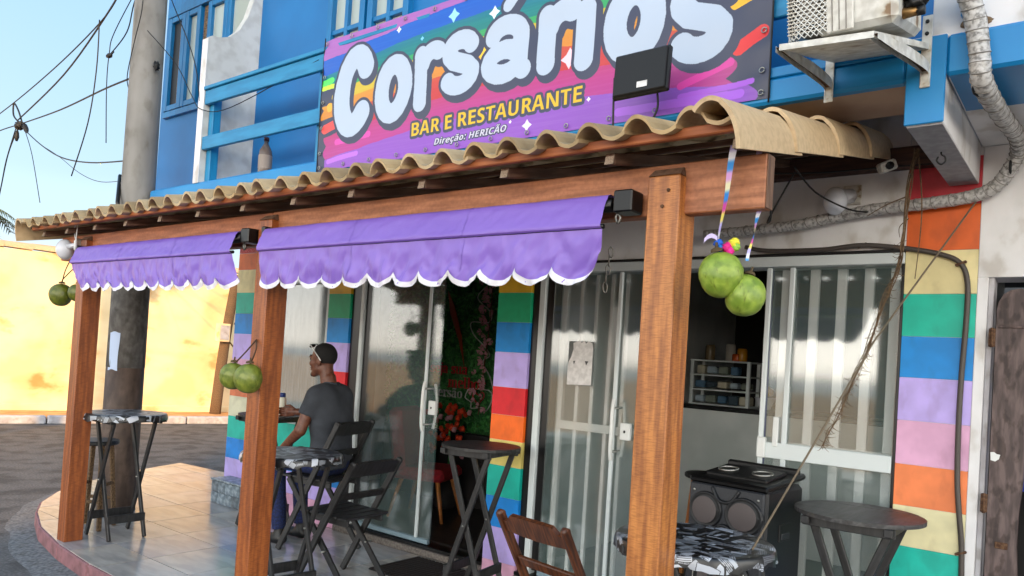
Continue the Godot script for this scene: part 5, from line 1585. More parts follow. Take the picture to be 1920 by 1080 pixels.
func man() -> void:
	var o := thing("person", "man in dark grey T-shirt and jeans sitting at the black table, sunglasses on head", "person", Vector3(-3.40, 0.0, -1.335), 0.22)
	# local: he faces -x, his left side is +z; metres above the terrace
	var V := func(f: float, y: float, s: float) -> Vector3: return Vector3(-f, y, s)
	var hd := Vector3(-0.13, 1.395, 0.0)      # head centre
	var ls: Vector3 = V.call(0.045, 1.135, 0.175)
	var le: Vector3 = V.call(0.10, 0.885, 0.235)
	var lw: Vector3 = V.call(0.315, 0.735, 0.16)
	var rs: Vector3 = V.call(0.055, 1.135, -0.175)
	var re: Vector3 = V.call(0.235, 0.985, -0.235)
	var rw: Vector3 = V.call(0.475, 0.975, -0.13)
	var body := [
		["c", V.call(0.06, 1.27, 0), V.call(0.035, 1.13, 0), 0.052, 0.062, 0.03],
		["c", ls, V.call(0.03, 1.15, 0.02), 0.055, 0.06, 0.03], ["c", rs, V.call(0.03, 1.15, -0.02), 0.055, 0.06, 0.03],
		["c", V.call(0.03, 1.12, 0), V.call(0.0, 0.85, 0), 0.085, 0.08, 0.03],
		["c", ls, le, 0.05, 0.041, 0.02], ["c", le, lw, 0.041, 0.028, 0.012],
		["c", rs, re, 0.05, 0.041, 0.02], ["c", re, rw, 0.041, 0.028, 0.012]]
	var head := [
		["e", hd + Vector3(0.014, 0.045, 0), Vector3(0.098, 0.090, 0.077), 0.01],
		["e", hd + Vector3(-0.028, -0.012, 0), Vector3(0.070, 0.092, 0.062), 0.02],
		["c", hd + Vector3(-0.076, -0.098, 0), hd + Vector3(0.005, -0.058, 0.044), 0.021, 0.022, 0.02],
		["c", hd + Vector3(-0.076, -0.098, 0), hd + Vector3(0.005, -0.058, -0.044), 0.021, 0.022, 0.02],
		["c", hd + Vector3(-0.093, 0.014, 0), hd + Vector3(-0.113, -0.024, 0), 0.009, 0.0125, 0.012],
		["e", hd + Vector3(-0.100, -0.031, 0), Vector3(0.016, 0.011, 0.018), 0.008],
		["e", hd + Vector3(-0.098, -0.054, 0), Vector3(0.014, 0.007, 0.021), 0.005],
		["e", hd + Vector3(-0.095, -0.068, 0), Vector3(0.014, 0.008, 0.019), 0.005],
		["e", hd + Vector3(-0.086, 0.030, 0.028), Vector3(0.014, 0.010, 0.026), 0.01], ["e", hd + Vector3(-0.086, 0.030, -0.028), Vector3(0.014, 0.010, 0.026), 0.01],
		["e", hd + Vector3(-0.062, -0.018, 0.042), Vector3(0.026, 0.02, 0.017), 0.02], ["e", hd + Vector3(-0.062, -0.018, -0.042), Vector3(0.026, 0.02, 0.017), 0.02],
		["e", hd + Vector3(0.022, -0.002, 0.077), Vector3(0.021, 0.033, 0.011), 0.006], ["e", hd + Vector3(0.022, -0.002, -0.077), Vector3(0.021, 0.033, 0.011), 0.006],
		["c", hd + Vector3(0.035, -0.05, 0), V.call(0.06, 1.20, 0), 0.052, 0.055, 0.03]]
	var sets := [[body, 0.012], [head, 0.0042]]
	for side in [1, -1]:
		# hands: palm, four fingers of unequal length with a bend, thumb leaving the side of the palm
		var w := lw if side > 0 else rw
		var d: Vector3 = (lw - le).normalized() if side > 0 else Vector3(-0.93, -0.05, 0.36).normalized()
		var across := d.cross(Vector3.UP).normalized() * float(side)        # towards the thumb side
		if side > 0:
			across = Vector3(-0.35, 0.2, -0.9).normalized()
		else:
			across = Vector3(0, 1, 0)
		var down := d.cross(across).normalized()
		if side > 0 and down.y > 0.0 or side < 0 and down.z < 0.0:
			down = -down
		var hand := [["c", w - d * 0.02, w + d * 0.05, 0.026, 0.024, 0.01]]
		for i in 4:
			var q := (1.5 - i) * 0.019
			var root := w + d * 0.075 + across * q
			hand.append(["c", w + d * 0.02 + across * q * 0.7, root, 0.0135, 0.011, 0.012])
			var ln: float = [0.041, 0.046, 0.043, 0.034][i]
			var k1 := root + (d * 0.85 + down * 0.35).normalized() * ln
			var k2 := k1 + (d * 0.35 + down * 0.9).normalized() * ln * 0.75
			hand.append(["c", root, k1, 0.0095, 0.0088, 0.003])
			hand.append(["c", k1, k2, 0.0088, 0.0078, 0.003])
		var tb := w + d * 0.015 + across * 0.024
		var t1 := tb + (d * 0.7 + across * 0.6 + down * 0.3).normalized() * 0.042
		hand.append(["c", tb, t1, 0.0125, 0.0105, 0.008])
		hand.append(["c", t1, t1 + (d * 0.9 + down * 0.45).normalized() * 0.03, 0.0102, 0.0085, 0.003])
		sets.append([hand, 0.0042])
	part(o, "body", body_mesh(sets), M.skin)
	# clothing
	var shirt := [
		["c", V.call(0.035, 1.125, 0.10), V.call(0.005, 0.93, 0.085), 0.098, 0.100, 0.06], ["c", V.call(0.035, 1.125, -0.10), V.call(0.005, 0.93, -0.085), 0.098, 0.100, 0.06],
		["c", V.call(0.005, 0.93, 0.07), V.call(-0.01, 0.70, 0.07), 0.104, 0.112, 0.06], ["k", V.call(0.005, 0.93, -0.07), V.call(-0.01, 0.66, -0.07), 0.104, 0.115, 0.06],
		["k", V.call(0.0, 0.85, 0.03), V.call(-0.015, 0.605, 0.03), 0.10, 0.128, 0.05],
		["c", V.call(-0.01, 1.12, 0.07), V.call(-0.03, 0.95, 0.0), 0.08, 0.085, 0.06], ["c", V.call(-0.01, 1.12, -0.07), V.call(-0.03, 0.95, 0.0), 0.08, 0.085, 0.06],
		["c", V.call(0.035, 1.175, 0.03), V.call(0.04, 1.14, 0.13), 0.062, 0.066, 0.05], ["c", V.call(0.035, 1.175, -0.03), V.call(0.04, 1.14, -0.13), 0.062, 0.066, 0.05],
		["k", ls + Vector3(0, 0.005, -0.01), ls.lerp(le, 0.56), 0.066, 0.066, 0.035], ["k", rs + Vector3(0, 0.005, 0.01), rs.lerp(re, 0.62), 0.066, 0.066, 0.035]]
	part(o, "t_shirt", body_mesh([[shirt, 0.011]]), M.shirt)
	part(o, "collar", tube(vs([[-0.105, 1.205, 0.0], [-0.085, 1.222, 0.045], [-0.03, 1.238, 0.062], [0.015, 1.235, 0.03], [0.022, 1.233, 0.0], [0.015, 1.235, -0.03], [-0.03, 1.238, -0.062], [-0.085, 1.222, -0.045], [-0.105, 1.205, 0.0]]), 0.008), M.shirt)
	var jeans := [["c", V.call(0.0, 0.655, 0.05), V.call(0.0, 0.655, -0.05), 0.112, 0.112, 0.05]]
	for s in [1.0, -1.0]:
		jeans.append(["c", V.call(0.02, 0.645, s * 0.09), V.call(0.40, 0.635, s * 0.13), 0.092, 0.068, 0.04])
		jeans.append(["k", V.call(0.40, 0.635, s * 0.13), V.call(0.34, 0.115, s * 0.12), 0.068, 0.052, 0.03])
	part(o, "jeans", body_mesh([[jeans, 0.014]]), M.jeans)
	for s in [1.0, -1.0]:
		var shoe := [["c", V.call(0.335, 0.12, s * 0.12), V.call(0.335, 0.06, s * 0.12), 0.04, 0.042, 0.02], ["c", V.call(0.31, 0.045, s * 0.12), V.call(0.50, 0.036, s * 0.135), 0.042, 0.034, 0.03]]
		part(o, "shoe", body_mesh([[shoe, 0.009]]), M.black)
	# hair cap: a slightly larger skull cut along the hairline, and a small beard
	var hs := begin(true)
	var c := hd + Vector3(0.016, 0.046, 0)
	var na := 40
	var nb := 16
	for j in nb + 1:
		for i in na + 1:
			var az := TAU * (i % na) / na
			var front := clampf(-cos(az), 0.0, 1.0)
			var low := lerpf(-0.62, 0.55, smoothstep(-0.35, 0.75, -cos(az)))
			var yy := lerpf(low, 1.0, pow(float(j) / nb, 0.8))
			var rr := sqrt(maxf(0.0, 1.0 - yy * yy))
			hs.add_vertex(c + Vector3(cos(az) * rr * 0.102, yy * 0.0955, sin(az) * rr * 0.0805))
	for j in nb:
		for i in na:
			var a := j * (na + 1) + i
			for k in [a, a + na + 1, a + 1, a + 1, a + na + 1, a + na + 2]:
				hs.add_index(k)
	part(o, "hair", done(hs), M.hair)
	part(o, "beard", blob(Vector3(0.02, 0.017, 0.024), 3, 0.15, 3.0), M.hair, hd + Vector3(-0.083, -0.105, 0))
	for s in [1.0, -1.0]:
		part(o, "eye", blob(Vector3(0.009, 0.008, 0.011), 3, 0.0), M.black, hd + Vector3(-0.088, 0.012, s * 0.031))
		part(o, "eyebrow", tube(vs([[-0.098, 0.038, s * 0.014], [-0.097, 0.043, s * 0.03], [-0.085, 0.038, s * 0.048]]), 0.004), M.hair, hd)
	var sg := thing("sunglasses", "white-armed sunglasses pushed up on the man's head", "sunglasses", o.position, 0.22)
	for s in [1.0, -1.0]:
		part(sg, "lens", blob(Vector3(0.008, 0.022, 0.030), 5, 0.0), M.black, hd + Vector3(-0.079, 0.112, s * 0.036), Vector3(0, 0, -0.9))
		part(sg, "temple_arm", tube(vs([[-0.072, 0.118, s * 0.066], [-0.02, 0.075, s * 0.083], [0.026, 0.030, s * 0.0865], [0.045, 0.005, s * 0.082]]), 0.0038), M.white_paint, hd)
	part(sg, "bridge", tube(vs([[-0.086, 0.122, -0.062], [-0.09, 0.128, 0.0], [-0.086, 0.122, 0.062]]), 0.0045), M.white_paint, hd)

# ------------------------------------------------------------------ things fixed to the building
func husk(r: float, seed_: int) -> ArrayMesh:   # three blunt ribs, flat shoulders, pointed foot
	var nz := FastNoiseLite.new()
	nz.seed = seed_
	nz.frequency = 1.4
	return sheet(func(u: float, v: float) -> Vector3:
		var a := TAU * (0.0 if u >= 1.0 else u) + seed_
		var t := PI * v
		var k := 1.0 + 0.055 * cos(3.0 * a) * sin(t) + 0.05 * nz.get_noise_3d(cos(a) * sin(t) * 2.0, cos(t) * 2.0, sin(a) * sin(t) * 2.0)
		var y := cos(t)
		y = y * 1.02 if y > 0.0 else y * 1.12
		var w := pow(sin(t), 0.86)
		return Vector3(cos(a) * w * k * r, y * r * (1.0 + 0.04 * (k - 1.0)), sin(a) * w * k * r), 36, 24)

func coconut(called: String, label: String, at: Vector3, r: float, m: Material, seed_: int, tilt := Vector3.ZERO) -> Node3D:
	var c := thing(called, label, "coconut", at, 0.0, "green coconuts hung from the canopy posts")
	var nut := part(c, "husk", husk(r, seed_), m, Vector3.ZERO, tilt)
	part(nut, "calyx", lathe([[r * 0.30, 0.0], [r * 0.26, 0.010], [r * 0.10, 0.014], [0.0, 0.016]], 10), M.stem, Vector3(0, r * 1.05, 0))
	part(nut, "stalk", tube([Vector3(0, r * 1.05, 0), Vector3(0.004, r * 1.05 + 0.03, 0)], 0.006, 0.004, 6, 1), M.stem)
	return c

func fittings() -> void:
	# hanging coconuts
	coconut("coconut", "light green coconut hung on a tie-dye ribbon by the near post, front one", Vector3(0.186, 1.812, 0.055), 0.068, M.coco, 21, Vector3(0.2, 0, 0.15))
	coconut("coconut", "light green coconut hung on a tie-dye ribbon by the near post, rear one", Vector3(0.248, 1.752, 0.005), 0.062, M.coco, 22, Vector3(-0.2, 0.5, -0.2))
	coconut("coconut", "mottled green coconut tied to the middle post, nearer of the pair", Vector3(-2.345, 1.318, 0.078), 0.072, M.coco_mid, 23)
	coconut("coconut", "green coconut tied to the middle post, farther of the pair", Vector3(-2.475, 1.322, 0.088), 0.066, M.coco_mid, 24)
	coconut("coconut", "dark olive coconut hanging outside the far post", Vector3(-4.98, 1.772, 0.0), 0.078, M.coco_dark, 25)
	coconut("coconut", "small dark coconut half hidden by the far post", Vector3(-4.80, 1.79, -0.04), 0.06, M.coco_dark, 26)
	var s1 := part(self, "coconut_twine", tube(vs([[-2.415, 1.52, 0.004], [-2.37, 1.47, 0.03], [-2.345, 1.39, 0.075]]), 0.004, 0.004, 5), M.twine)
	tag(s1, "brown twine holding the nearer coconut on the middle post", "twine")
	var s2 := part(self, "coconut_twine_001", tube(vs([[-2.42, 1.515, 0.004], [-2.45, 1.45, 0.04], [-2.475, 1.385, 0.085]]), 0.004, 0.004, 5), M.twine)
	tag(s2, "brown twine holding the farther coconut on the middle post", "twine")
	var s3 := part(self, "coconut_twine_002", tube(vs([[-4.96, 2.04, -0.04], [-4.965, 1.95, -0.01], [-4.98, 1.86, 0.0]]), 0.004, 0.004, 5), M.twine)
	tag(s3, "dry stem holding the dark coconut by the far post", "twine")
	var s4 := part(self, "coconut_twine_003", tube(vs([[-4.74, 1.97, 0.01], [-4.87, 1.93, 0.0], [-4.97, 1.885, 0.0]]), 0.004, 0.004, 5), M.twine)
	tag(s4, "dry twig tied across to the far post", "twine")
	ribbon()
	# globe lamps
	var g1 := thing("globe_lamp", "white globe lamp on a bracket at the outer end of the beam", "lamp", Vector3(-4.89, 2.10, 0.03))
	part(g1, "globe", blob(Vector3(0.062, 0.075, 0.062), 4, 0.02), M.globe)
	part(g1, "collar", tube([Vector3(0.03, 0.02, 0), Vector3(0.17, 0.025, -0.01)], 0.022, 0.018, 10, 1), M.globe)
	part(g1, "wall_plate", bx(0.02, 0.09, 0.05), M.steel, Vector3(0.18, 0.03, -0.02))
	part(g1, "cable", tube([Vector3(0.17, 0.06, 0.0), Vector3(0.18, 0.14, 0.02), Vector3(0.235, 0.17, 0.02), Vector3(0.255, 0.10, 0.03), Vector3(0.25, 0.03, 0.03)], 0.004, 0.004, 5), M.white_paint)
	part(g1, "plug", tube([Vector3(0.25, 0.05, 0.03), Vector3(0.248, -0.02, 0.03)], 0.012, 0.009, 8, 1), M.white_paint)
	var g2 := thing("globe_lamp", "white globe lamp on the wall above the barred glass door", "lamp", Vector3(0.045, 2.405, -1.65))
	part(g2, "globe", blob(Vector3(0.058, 0.072, 0.058), 4, 0.02), M.globe)
	part(g2, "collar", tube([Vector3(0.01, 0.03, -0.03), Vector3(0.04, 0.045, -0.115)], 0.035, 0.04, 12, 1), M.globe)
	part(g2, "wall_plate", bx(0.09, 0.1, 0.012), M.old_paint, Vector3(0.05, 0.05, -0.12))
	# floodlight in front of the banner
	var fl := thing("floodlight", "flat black floodlight standing above the roof in front of the banner", "floodlight", Vector3(-0.485, 2.45, -0.55), 0.0)
	part(fl, "housing", bx(0.265, 0.205, 0.03, 0.006), M.black, Vector3(0, 0.335, 0), Vector3(-0.12, 0.04, 0.03))
	part(fl, "rear_cover", bx(0.248, 0.188, 0.012, 0.004), plain(Color(0.055, 0.055, 0.06), 0.65), Vector3(0.0, 0.335, 0.02), Vector3(-0.12, 0.04, 0.03))
	part(fl, "type_label", bx(0.05, 0.028, 0.003, 0.0005), M.paper, Vector3(0.02, 0.275, 0.032), Vector3(-0.12, 0.04, 0.03))
	part(fl, "yoke", tube([Vector3(-0.139, 0.34, 0.0), Vector3(-0.142, 0.2, -0.01), Vector3(-0.138, 0.03, -0.02)], 0.005), M.black)
	part(fl, "cable", tube([Vector3(0.07, 0.24, -0.02), Vector3(0.085, 0.17, 0.0), Vector3(0.06, 0.10, 0.01), Vector3(0.03, 0.06, 0.0)], 0.005), M.wire)
	air_conditioner()
	# lagged pipe, conduit
	var lag := vs([[0.541, 2.80, -0.36], [0.594, 2.86, -0.33], [0.64, 2.92, -0.36], [0.69, 2.94, -0.5], [0.72, 2.90, -0.66], [0.749, 2.80, -0.70], [0.768, 2.674, -0.70], [0.776, 2.585, -0.71], [0.786, 2.565, -0.85], [0.801, 2.58, -1.2], [0.817, 2.595, -1.5], [0.812, 2.58, -1.67], [0.785, 2.51, -1.70], [0.724, 2.429, -1.71], [0.62, 2.389, -1.71], [0.409, 2.37, -1.71], [0.221, 2.359, -1.70], [0.02, 2.332, -1.70], [-0.161, 2.301, -1.69], [-0.42, 2.287, -1.69], [-0.659, 2.272, -1.67]])
	var pp := thing("lagged_pipe", "grey taped air conditioner pipe looping down and along the wall above the doors", "pipe")
	var st := begin(true)
	var path := smooth_path(lag, 9)
	add_tube(st, path, 0.037, 0.026, 14, 0.05)
	part(pp, "lagging", done(st), M.lagging)
	var st2 := begin(true)
	for i in range(6, path.size() - 4, 3):
		var t := (path[i + 1] - path[i]).normalized()
		var r := lerpf(0.0385, 0.0275, float(i) / path.size())
		var x := t.cross(Vector3(0.3, 0.2, 0.9)).normalized()
		var y := x.cross(t)
		var ring := PackedVector3Array()
		for k in 13:
			var a := TAU * k / 12
			ring.append(path[i] + (x * cos(a) + y * sin(a)) * r + t * 0.012 * sin(a))
		add_tube(st2, ring, 0.0022, 0.0022, 4)
	part(pp, "tape_edge", done(st2), M.concrete)
	for i in [66, 108]:
		part(pp, "pipe_clip", tube(arc3(0.036, 12), 0.006, 0.006, 6, 1), M.black, path[i], Vector3(0.6, 0.9, 0) if i < 100 else Vector3(0, PI / 2, 0.1))
	var cd := thing("conduit", "thin dark hose clipped along the door head and down the end pillar", "conduit")
	part(cd, "hose", tube(vs([[-0.445, 2.206, -1.74], [-0.317, 2.18, -1.745], [-0.036, 2.175, -1.745], [0.158, 2.19, -1.745], [0.342, 2.17, -1.755], [0.505, 2.135, -1.755], [0.596, 2.088, -1.755], [0.63, 1.994, -1.755], [0.633, 1.818, -1.755], [0.625, 1.568, -1.755], [0.623, 1.318, -1.755], [0.629, 1.07, -1.755], [0.642, 0.923, -1.755], [0.661, 0.73, -1.755], [0.668, 0.4, -1.755]]), 0.0125, 0.0125, 8), plain(Color(0.27, 0.24, 0.22), 0.5))
	for p in [[0.600, 2.085], [0.657, 0.735], [0.16, 2.19]]:
		part(cd, "clip", bx(0.05, 0.012, 0.02, 0.003), M.rust, Vector3(p[0], p[1], -1.752), Vector3(0, 0, 0.4))
	var co := part(self, "stay_cord", tube(vs([[0.165, 0.862, -0.42], [0.352, 1.68, -1.25], [0.665, 2.395, -1.735]]), 0.0042, 0.0042, 6, 1), plain(Color(0.42, 0.37, 0.30), 0.8))
	tag(co, "taut cord running from the nearest printed table up to the end pillar", "cord")
	vine()

func ribbon() -> void:
	var cols := [Color(0.72, 0.68, 0.90), Color(0.86, 0.86, 0.90), Color(0.20, 0.55, 0.85), Color(0.84, 0.62, 0.84), Color(0.90, 0.88, 0.72), Color(0.18, 0.52, 0.84), Color(0.80, 0.28, 0.62), Color(0.92, 0.84, 0.4)]
	var n := 8
	var im := Image.create(8, 256, false, Image.FORMAT_RGB8)
	for y in 256:
		var f := y / 256.0 * n * 1.25
		var c: Color = cols[int(f) % n].lerp(cols[(int(f) + 1) % n], smoothstep(0.3, 0.9, f - int(f)))
		for x in 8:
			im.set_pixel(x, y, c)
	var m := StandardMaterial3D.new()
	m.albedo_texture = ImageTexture.create_from_image(im)
	m.roughness = 0.6
	var r := thing("ribbon", "tie-dye ribbon looped over the beam holding the near coconuts", "ribbon", Vector3(0.2, 1.88, 0.0))
	var strip := func(a: Vector3, b: Vector3, w: float, tw: float) -> ArrayMesh:
		return sheet(func(u: float, v: float) -> Vector3:
			var p := a.lerp(b, v) + Vector3(0, 0, 0.004 * sin(v * 9.0))
			var t := tw * v
			return p + Vector3(cos(t), 0, sin(t)) * (u - 0.5) * w * (1.0 - 0.45 * v), 2, 24, true)
	part(r, "strap", strip.call(Vector3(-0.016, 0.36, 0.0), Vector3(-0.030, 0.02, 0.055), 0.026, 0.9), m)
	part(r, "strap", strip.call(Vector3(0.045, 0.16, -0.09), Vector3(0.048, -0.02, 0.0), 0.018, 2.6), m)
	part(r, "strap", strip.call(Vector3(0.030, 0.36, -0.10), Vector3(0.044, 0.16, -0.09), 0.02, 0.3), m)
	var knot := [[-0.028, 0.03, 0.055, 0.015, Color(0.1, 0.35, 0.75)], [-0.02, 0.012, 0.06, 0.014, Color(0.08, 0.42, 0.72)], [0.004, 0.016, 0.058, 0.018, Color(0.80, 0.10, 0.45)], [0.022, 0.03, 0.052, 0.018, Color(0.85, 0.80, 0.2)], [0.03, 0.016, 0.055, 0.014, Color(0.55, 0.72, 0.25)], [0.014, 0.004, 0.06, 0.014, Color(0.85, 0.12, 0.55)]]
	for k in knot:
		part(r, "knot_fold", blob(Vector3(k[3], k[3] * 0.8, k[3] * 0.7), 7, 0.4, 2.0, 10, 12), plain(k[4], 0.7), Vector3(k[0], k[1], k[2]))
	part(r, "loose_tail", sheet(func(u: float, v: float) -> Vector3: return Vector3(-0.03 - 0.045 * v, 0.045 + 0.014 * sin(v * 2.6) - 0.012 * v * v, 0.055) + Vector3(0, (u - 0.5) * 0.014, 0.004), 2, 10), plain(Color(0.78, 0.72, 0.88), 0.6))

func air_conditioner() -> void:
	var rk := thing("bracket_shelf", "stained white bracket shelf carrying the air conditioner on the blue slab", "shelf")
	# sagging shelf: corners front-left, front-right, back-right, back-left
	var fl := Vector3(0.222, 2.632, -0.25)
	var fr := Vector3(0.528, 2.612, -0.25)
	var br := Vector3(0.60, 2.742, -0.752)
	var bl := Vector3(0.262, 2.757, -0.752)
	var st := begin()
	var up := Vector3(0, 0.022, 0)
	var mid := (fl + br) / 2.0 + up / 2.0
	quad_out(st, fl, fr, br, bl, mid)
	quad_out(st, fl + up, fr + up, br + up, bl + up, mid)
	quad_out(st, fl, fr, fr + up, fl + up, mid)
	quad_out(st, fr, br, br + up, fr + up, mid)
	quad_out(st, bl, fl, fl + up, bl + up, mid)
	part(rk, "shelf_board", done(st), M.old_paint)
	for s in [[fl, bl, 0.249], [fr, br, 0.591]]:
		var f: Vector3 = s[0]
		var b := Vector3(s[2], 2.61, -0.748)
		part(rk, "wall_plate", bx(0.034, 0.27, 0.008, 0.002), M.old_paint, Vector3(s[2], 2.735, -0.752))
		# curved channel arm from the shelf lip to the foot of the plate
		var mid2 := f.lerp(b, 0.62) + Vector3(0, 0.028, 0.0)
		for dx in [-0.012, 0.012]:
			var sa := begin()
			var pts := smooth_path([f + Vector3(dx, -0.004, 0.0), f.lerp(mid2, 0.5) + Vector3(dx, -0.004, 0), mid2 + Vector3(dx, 0, 0), b + Vector3(dx, 0.04, 0.012), b + Vector3(dx, 0.0, 0.004)], 5)
			for i in pts.size() - 1:
				var h0 := Vector3(0, 0.022 + 0.02 * sin(PI * i / pts.size()), 0)
				quad_out(sa, pts[i], pts[i + 1], pts[i + 1] + h0, pts[i] + h0, pts[i] + Vector3(-dx, 0, 0))
			part(rk, "arm_flange", done(sa), M.old_paint)
		var sb := begin()
		var pp := smooth_path([f + Vector3(0, 0.012, 0), f.lerp(mid2, 0.5) + Vector3(0, 0.014, 0), mid2 + Vector3(0, 0.018, 0), b + Vector3(0, 0.05, 0.0), b + Vector3(0, 0.008, 0.0)], 5)
		for i in pp.size() - 1:
			quad(sb, pp[i] + Vector3(-0.012, 0, 0), pp[i] + Vector3(0.012, 0, 0), pp[i + 1] + Vector3(0.012, 0, 0), pp[i + 1] + Vector3(-0.012, 0, 0))
		part(rk, "arm_web", done(sb), M.rust)
		for y in [2.80, 2.845]:
			part(rk, "bolt", tube([Vector3(s[2], y, -0.75), Vector3(s[2], y, -0.742)], 0.007, 0.007, 8, 1), M.black)
	# condenser unit: mesh-guarded coil on the street side and round the corner, plain panels and valves beside it
	var ac := thing("air_conditioner", "white air conditioner condenser with wire mesh guard on the bracket shelf", "air conditioner", Vector3(0.40, 2.682, -0.45))
	ac.rotation.x = 0.24
	part(ac, "casing", bx(0.26, 0.50, 0.40, 0.02), M.old_paint, Vector3(0.06, 0.275, -0.03))
	part(ac, "coil", bx(0.135, 0.48, 0.30, 0.04), M.concrete, Vector3(-0.085, 0.275, 0.03))
	for k in 40:
		part(ac, "coil_fin", bx(0.14, 0.003, 0.305, 0.0), M.steel, Vector3(-0.085, 0.045 + k * 0.0118, 0.032))
	var mesh := begin(true)
	var path := func(u: float, y: float) -> Vector3:       # runs round the rounded corner: side face, then street face
		var a := clampf((u - 0.10) / 0.09, 0.0, 1.0) * PI / 2
		var p := Vector3(-0.165, y, 0.03 + minf(u, 0.10))
		p += Vector3(0.055 * (1.0 - cos(a)), 0, 0.055 * sin(a))
		p.x += maxf(0.0, u - 0.19)
		return p
	for i in 40:
		for s in [-1.0, 1.0]:
			var pts := PackedVector3Array()
			for q in 15:
				var u := 0.285 * q / 14.0
				var y: float = -0.25 + i * 0.021 + (u * 1.05 if s > 0 else 0.30 - u * 1.05)
				if y > 0.02 and y < 0.525:
					pts.append(path.call(u, y))
			if pts.size() > 2:
				add_tube(mesh, pts, 0.0022, 0.0022, 4)
	part(ac, "mesh_guard", done(mesh), M.white_paint)
	part(ac, "corner_panel", bx(0.085, 0.5, 0.012, 0.004), M.old_paint, Vector3(0.018, 0.275, 0.182))
	for k in 3:
		part(ac, "panel_groove", bx(0.003, 0.49, 0.004, 0.0), M.concrete, Vector3(-0.005 + k * 0.022, 0.275, 0.189))
	part(ac, "service_cover", bx(0.012, 0.2, 0.17, 0.004), M.old_paint, Vector3(0.195, 0.36, 0.05))
	for k in 2:
		var v := part(ac, "valve", tube([Vector3(0.19, 0, 0), Vector3(0.235, 0, 0)], 0.018, 0.014, 10, 1), plain(Color(0.55, 0.42, 0.25), 0.4, 0.7), Vector3(0, 0.055 + k * 0.06, 0.09))
		part(v, "flare_nut", tube([Vector3(0.232, 0, 0), Vector3(0.255, 0, 0)], 0.016, 0.016, 6, 1), M.black)
	part(ac, "insulation_wrap", blob(Vector3(0.035, 0.03, 0.03), 5, 0.4, 3.0), M.black, Vector3(0.225, 0.09, 0.075))
	part(ac, "cable", tube([Vector3(0.2, 0.34, 0.06), Vector3(0.205, 0.22, 0.09), Vector3(0.225, 0.12, 0.09)], 0.008), M.black)

func vine() -> void:
	var v := thing("dry_vine", "dried brown climbing stem hanging in front of the barred glass door", "vine", Vector3(0.43, 2.60, -1.55))
	var raw := vs([[0.428, 2.60, -1.55], [0.402, 2.363, -1.5], [0.406, 2.156, -1.45], [0.394, 2.003, -1.4], [0.348, 1.805, -1.35], [0.312, 1.633, -1.3], [0.263, 1.498, -1.3], [0.213, 1.35, -1.3], [0.172, 1.26, -1.3], [0.14, 1.183, -1.3]])
	for i in raw.size():
		raw[i] -= v.position
	part(v, "main_stem", tube(raw, 0.0055, 0.002, 6), M.bark)
	var r := RandomNumberGenerator.new()
	r.seed = 17
	var p := smooth_path(raw, 7)
	for k in 3:
		var off := []
		for i in range(0, p.size() - 8 * k, 5):
			off.append(p[i] + Vector3(r.randf_range(-0.016, 0.016), 0, r.randf_range(-0.016, 0.016)))
		part(v, "side_stem", tube(off, 0.0032, 0.0014, 5), M.bark)
	var tw := begin()
	for i in range(14, p.size()):
		for q in (5 if i > 22 and i < 50 else 2):
			var d := Vector3(r.randf_range(-1, 1), r.randf_range(-1.2, 0.5), r.randf_range(-1, 1)).normalized() * r.randf_range(0.015, 0.055)
			add_tube(tw, PackedVector3Array([p[i], p[i] + d * 0.6 + Vector3(0, -0.004, 0), p[i] + d]), 0.0018, 0.0008, 4)
	var o := part(v, "twigs", done(tw), M.bark)
	o.set_meta("kind", "stuff")
	part(v, "side_stem", tube(vs([[-0.03, -0.22, 0.0], [-0.12, -0.26, 0.02], [-0.2, -0.31, 0.03]]), 0.004, 0.0015, 5), M.bark)
	part(v, "side_stem", tube(vs([[-0.02, -0.33, 0.02], [-0.055, -0.37, 0.03], [-0.05, -0.42, 0.04]]), 0.003, 0.0012, 5), M.bark)
	part(v, "side_stem", tube(vs([[0.0, 0.0, 0.0], [0.035, -0.3, 0.03], [0.03, -0.62, 0.08]]), 0.004, 0.002, 5), M.bark)
	# loose wires under the roof
	var defs := [["loose grey wire drooping under the roof near the beam end", [[0.2, 2.17, -0.3], [0.1, 2.12, -0.6], [0.02, 2.16, -0.8], [0.05, 2.4, -1.0]]], ["loose wire looping from the rafters to the lagged pipe", [[-0.02, 2.48, -1.2], [0.02, 2.4, -1.4], [0.12, 2.35, -1.6], [0.2, 2.34, -1.66]]], ["loose wire strung along the ledger above the globe lamp", [[-0.3, 2.5, -1.3], [0.0, 2.52, -1.5], [0.3, 2.54, -1.6], [0.5, 2.56, -1.7]]]]
	for d in defs:
		var w := part(self, numbered("loose_wire"), tube(vs(d[1]), 0.0045, 0.0045, 5), M.wire)
		tag(w, d[0], "wire", "loose wires under the roof")

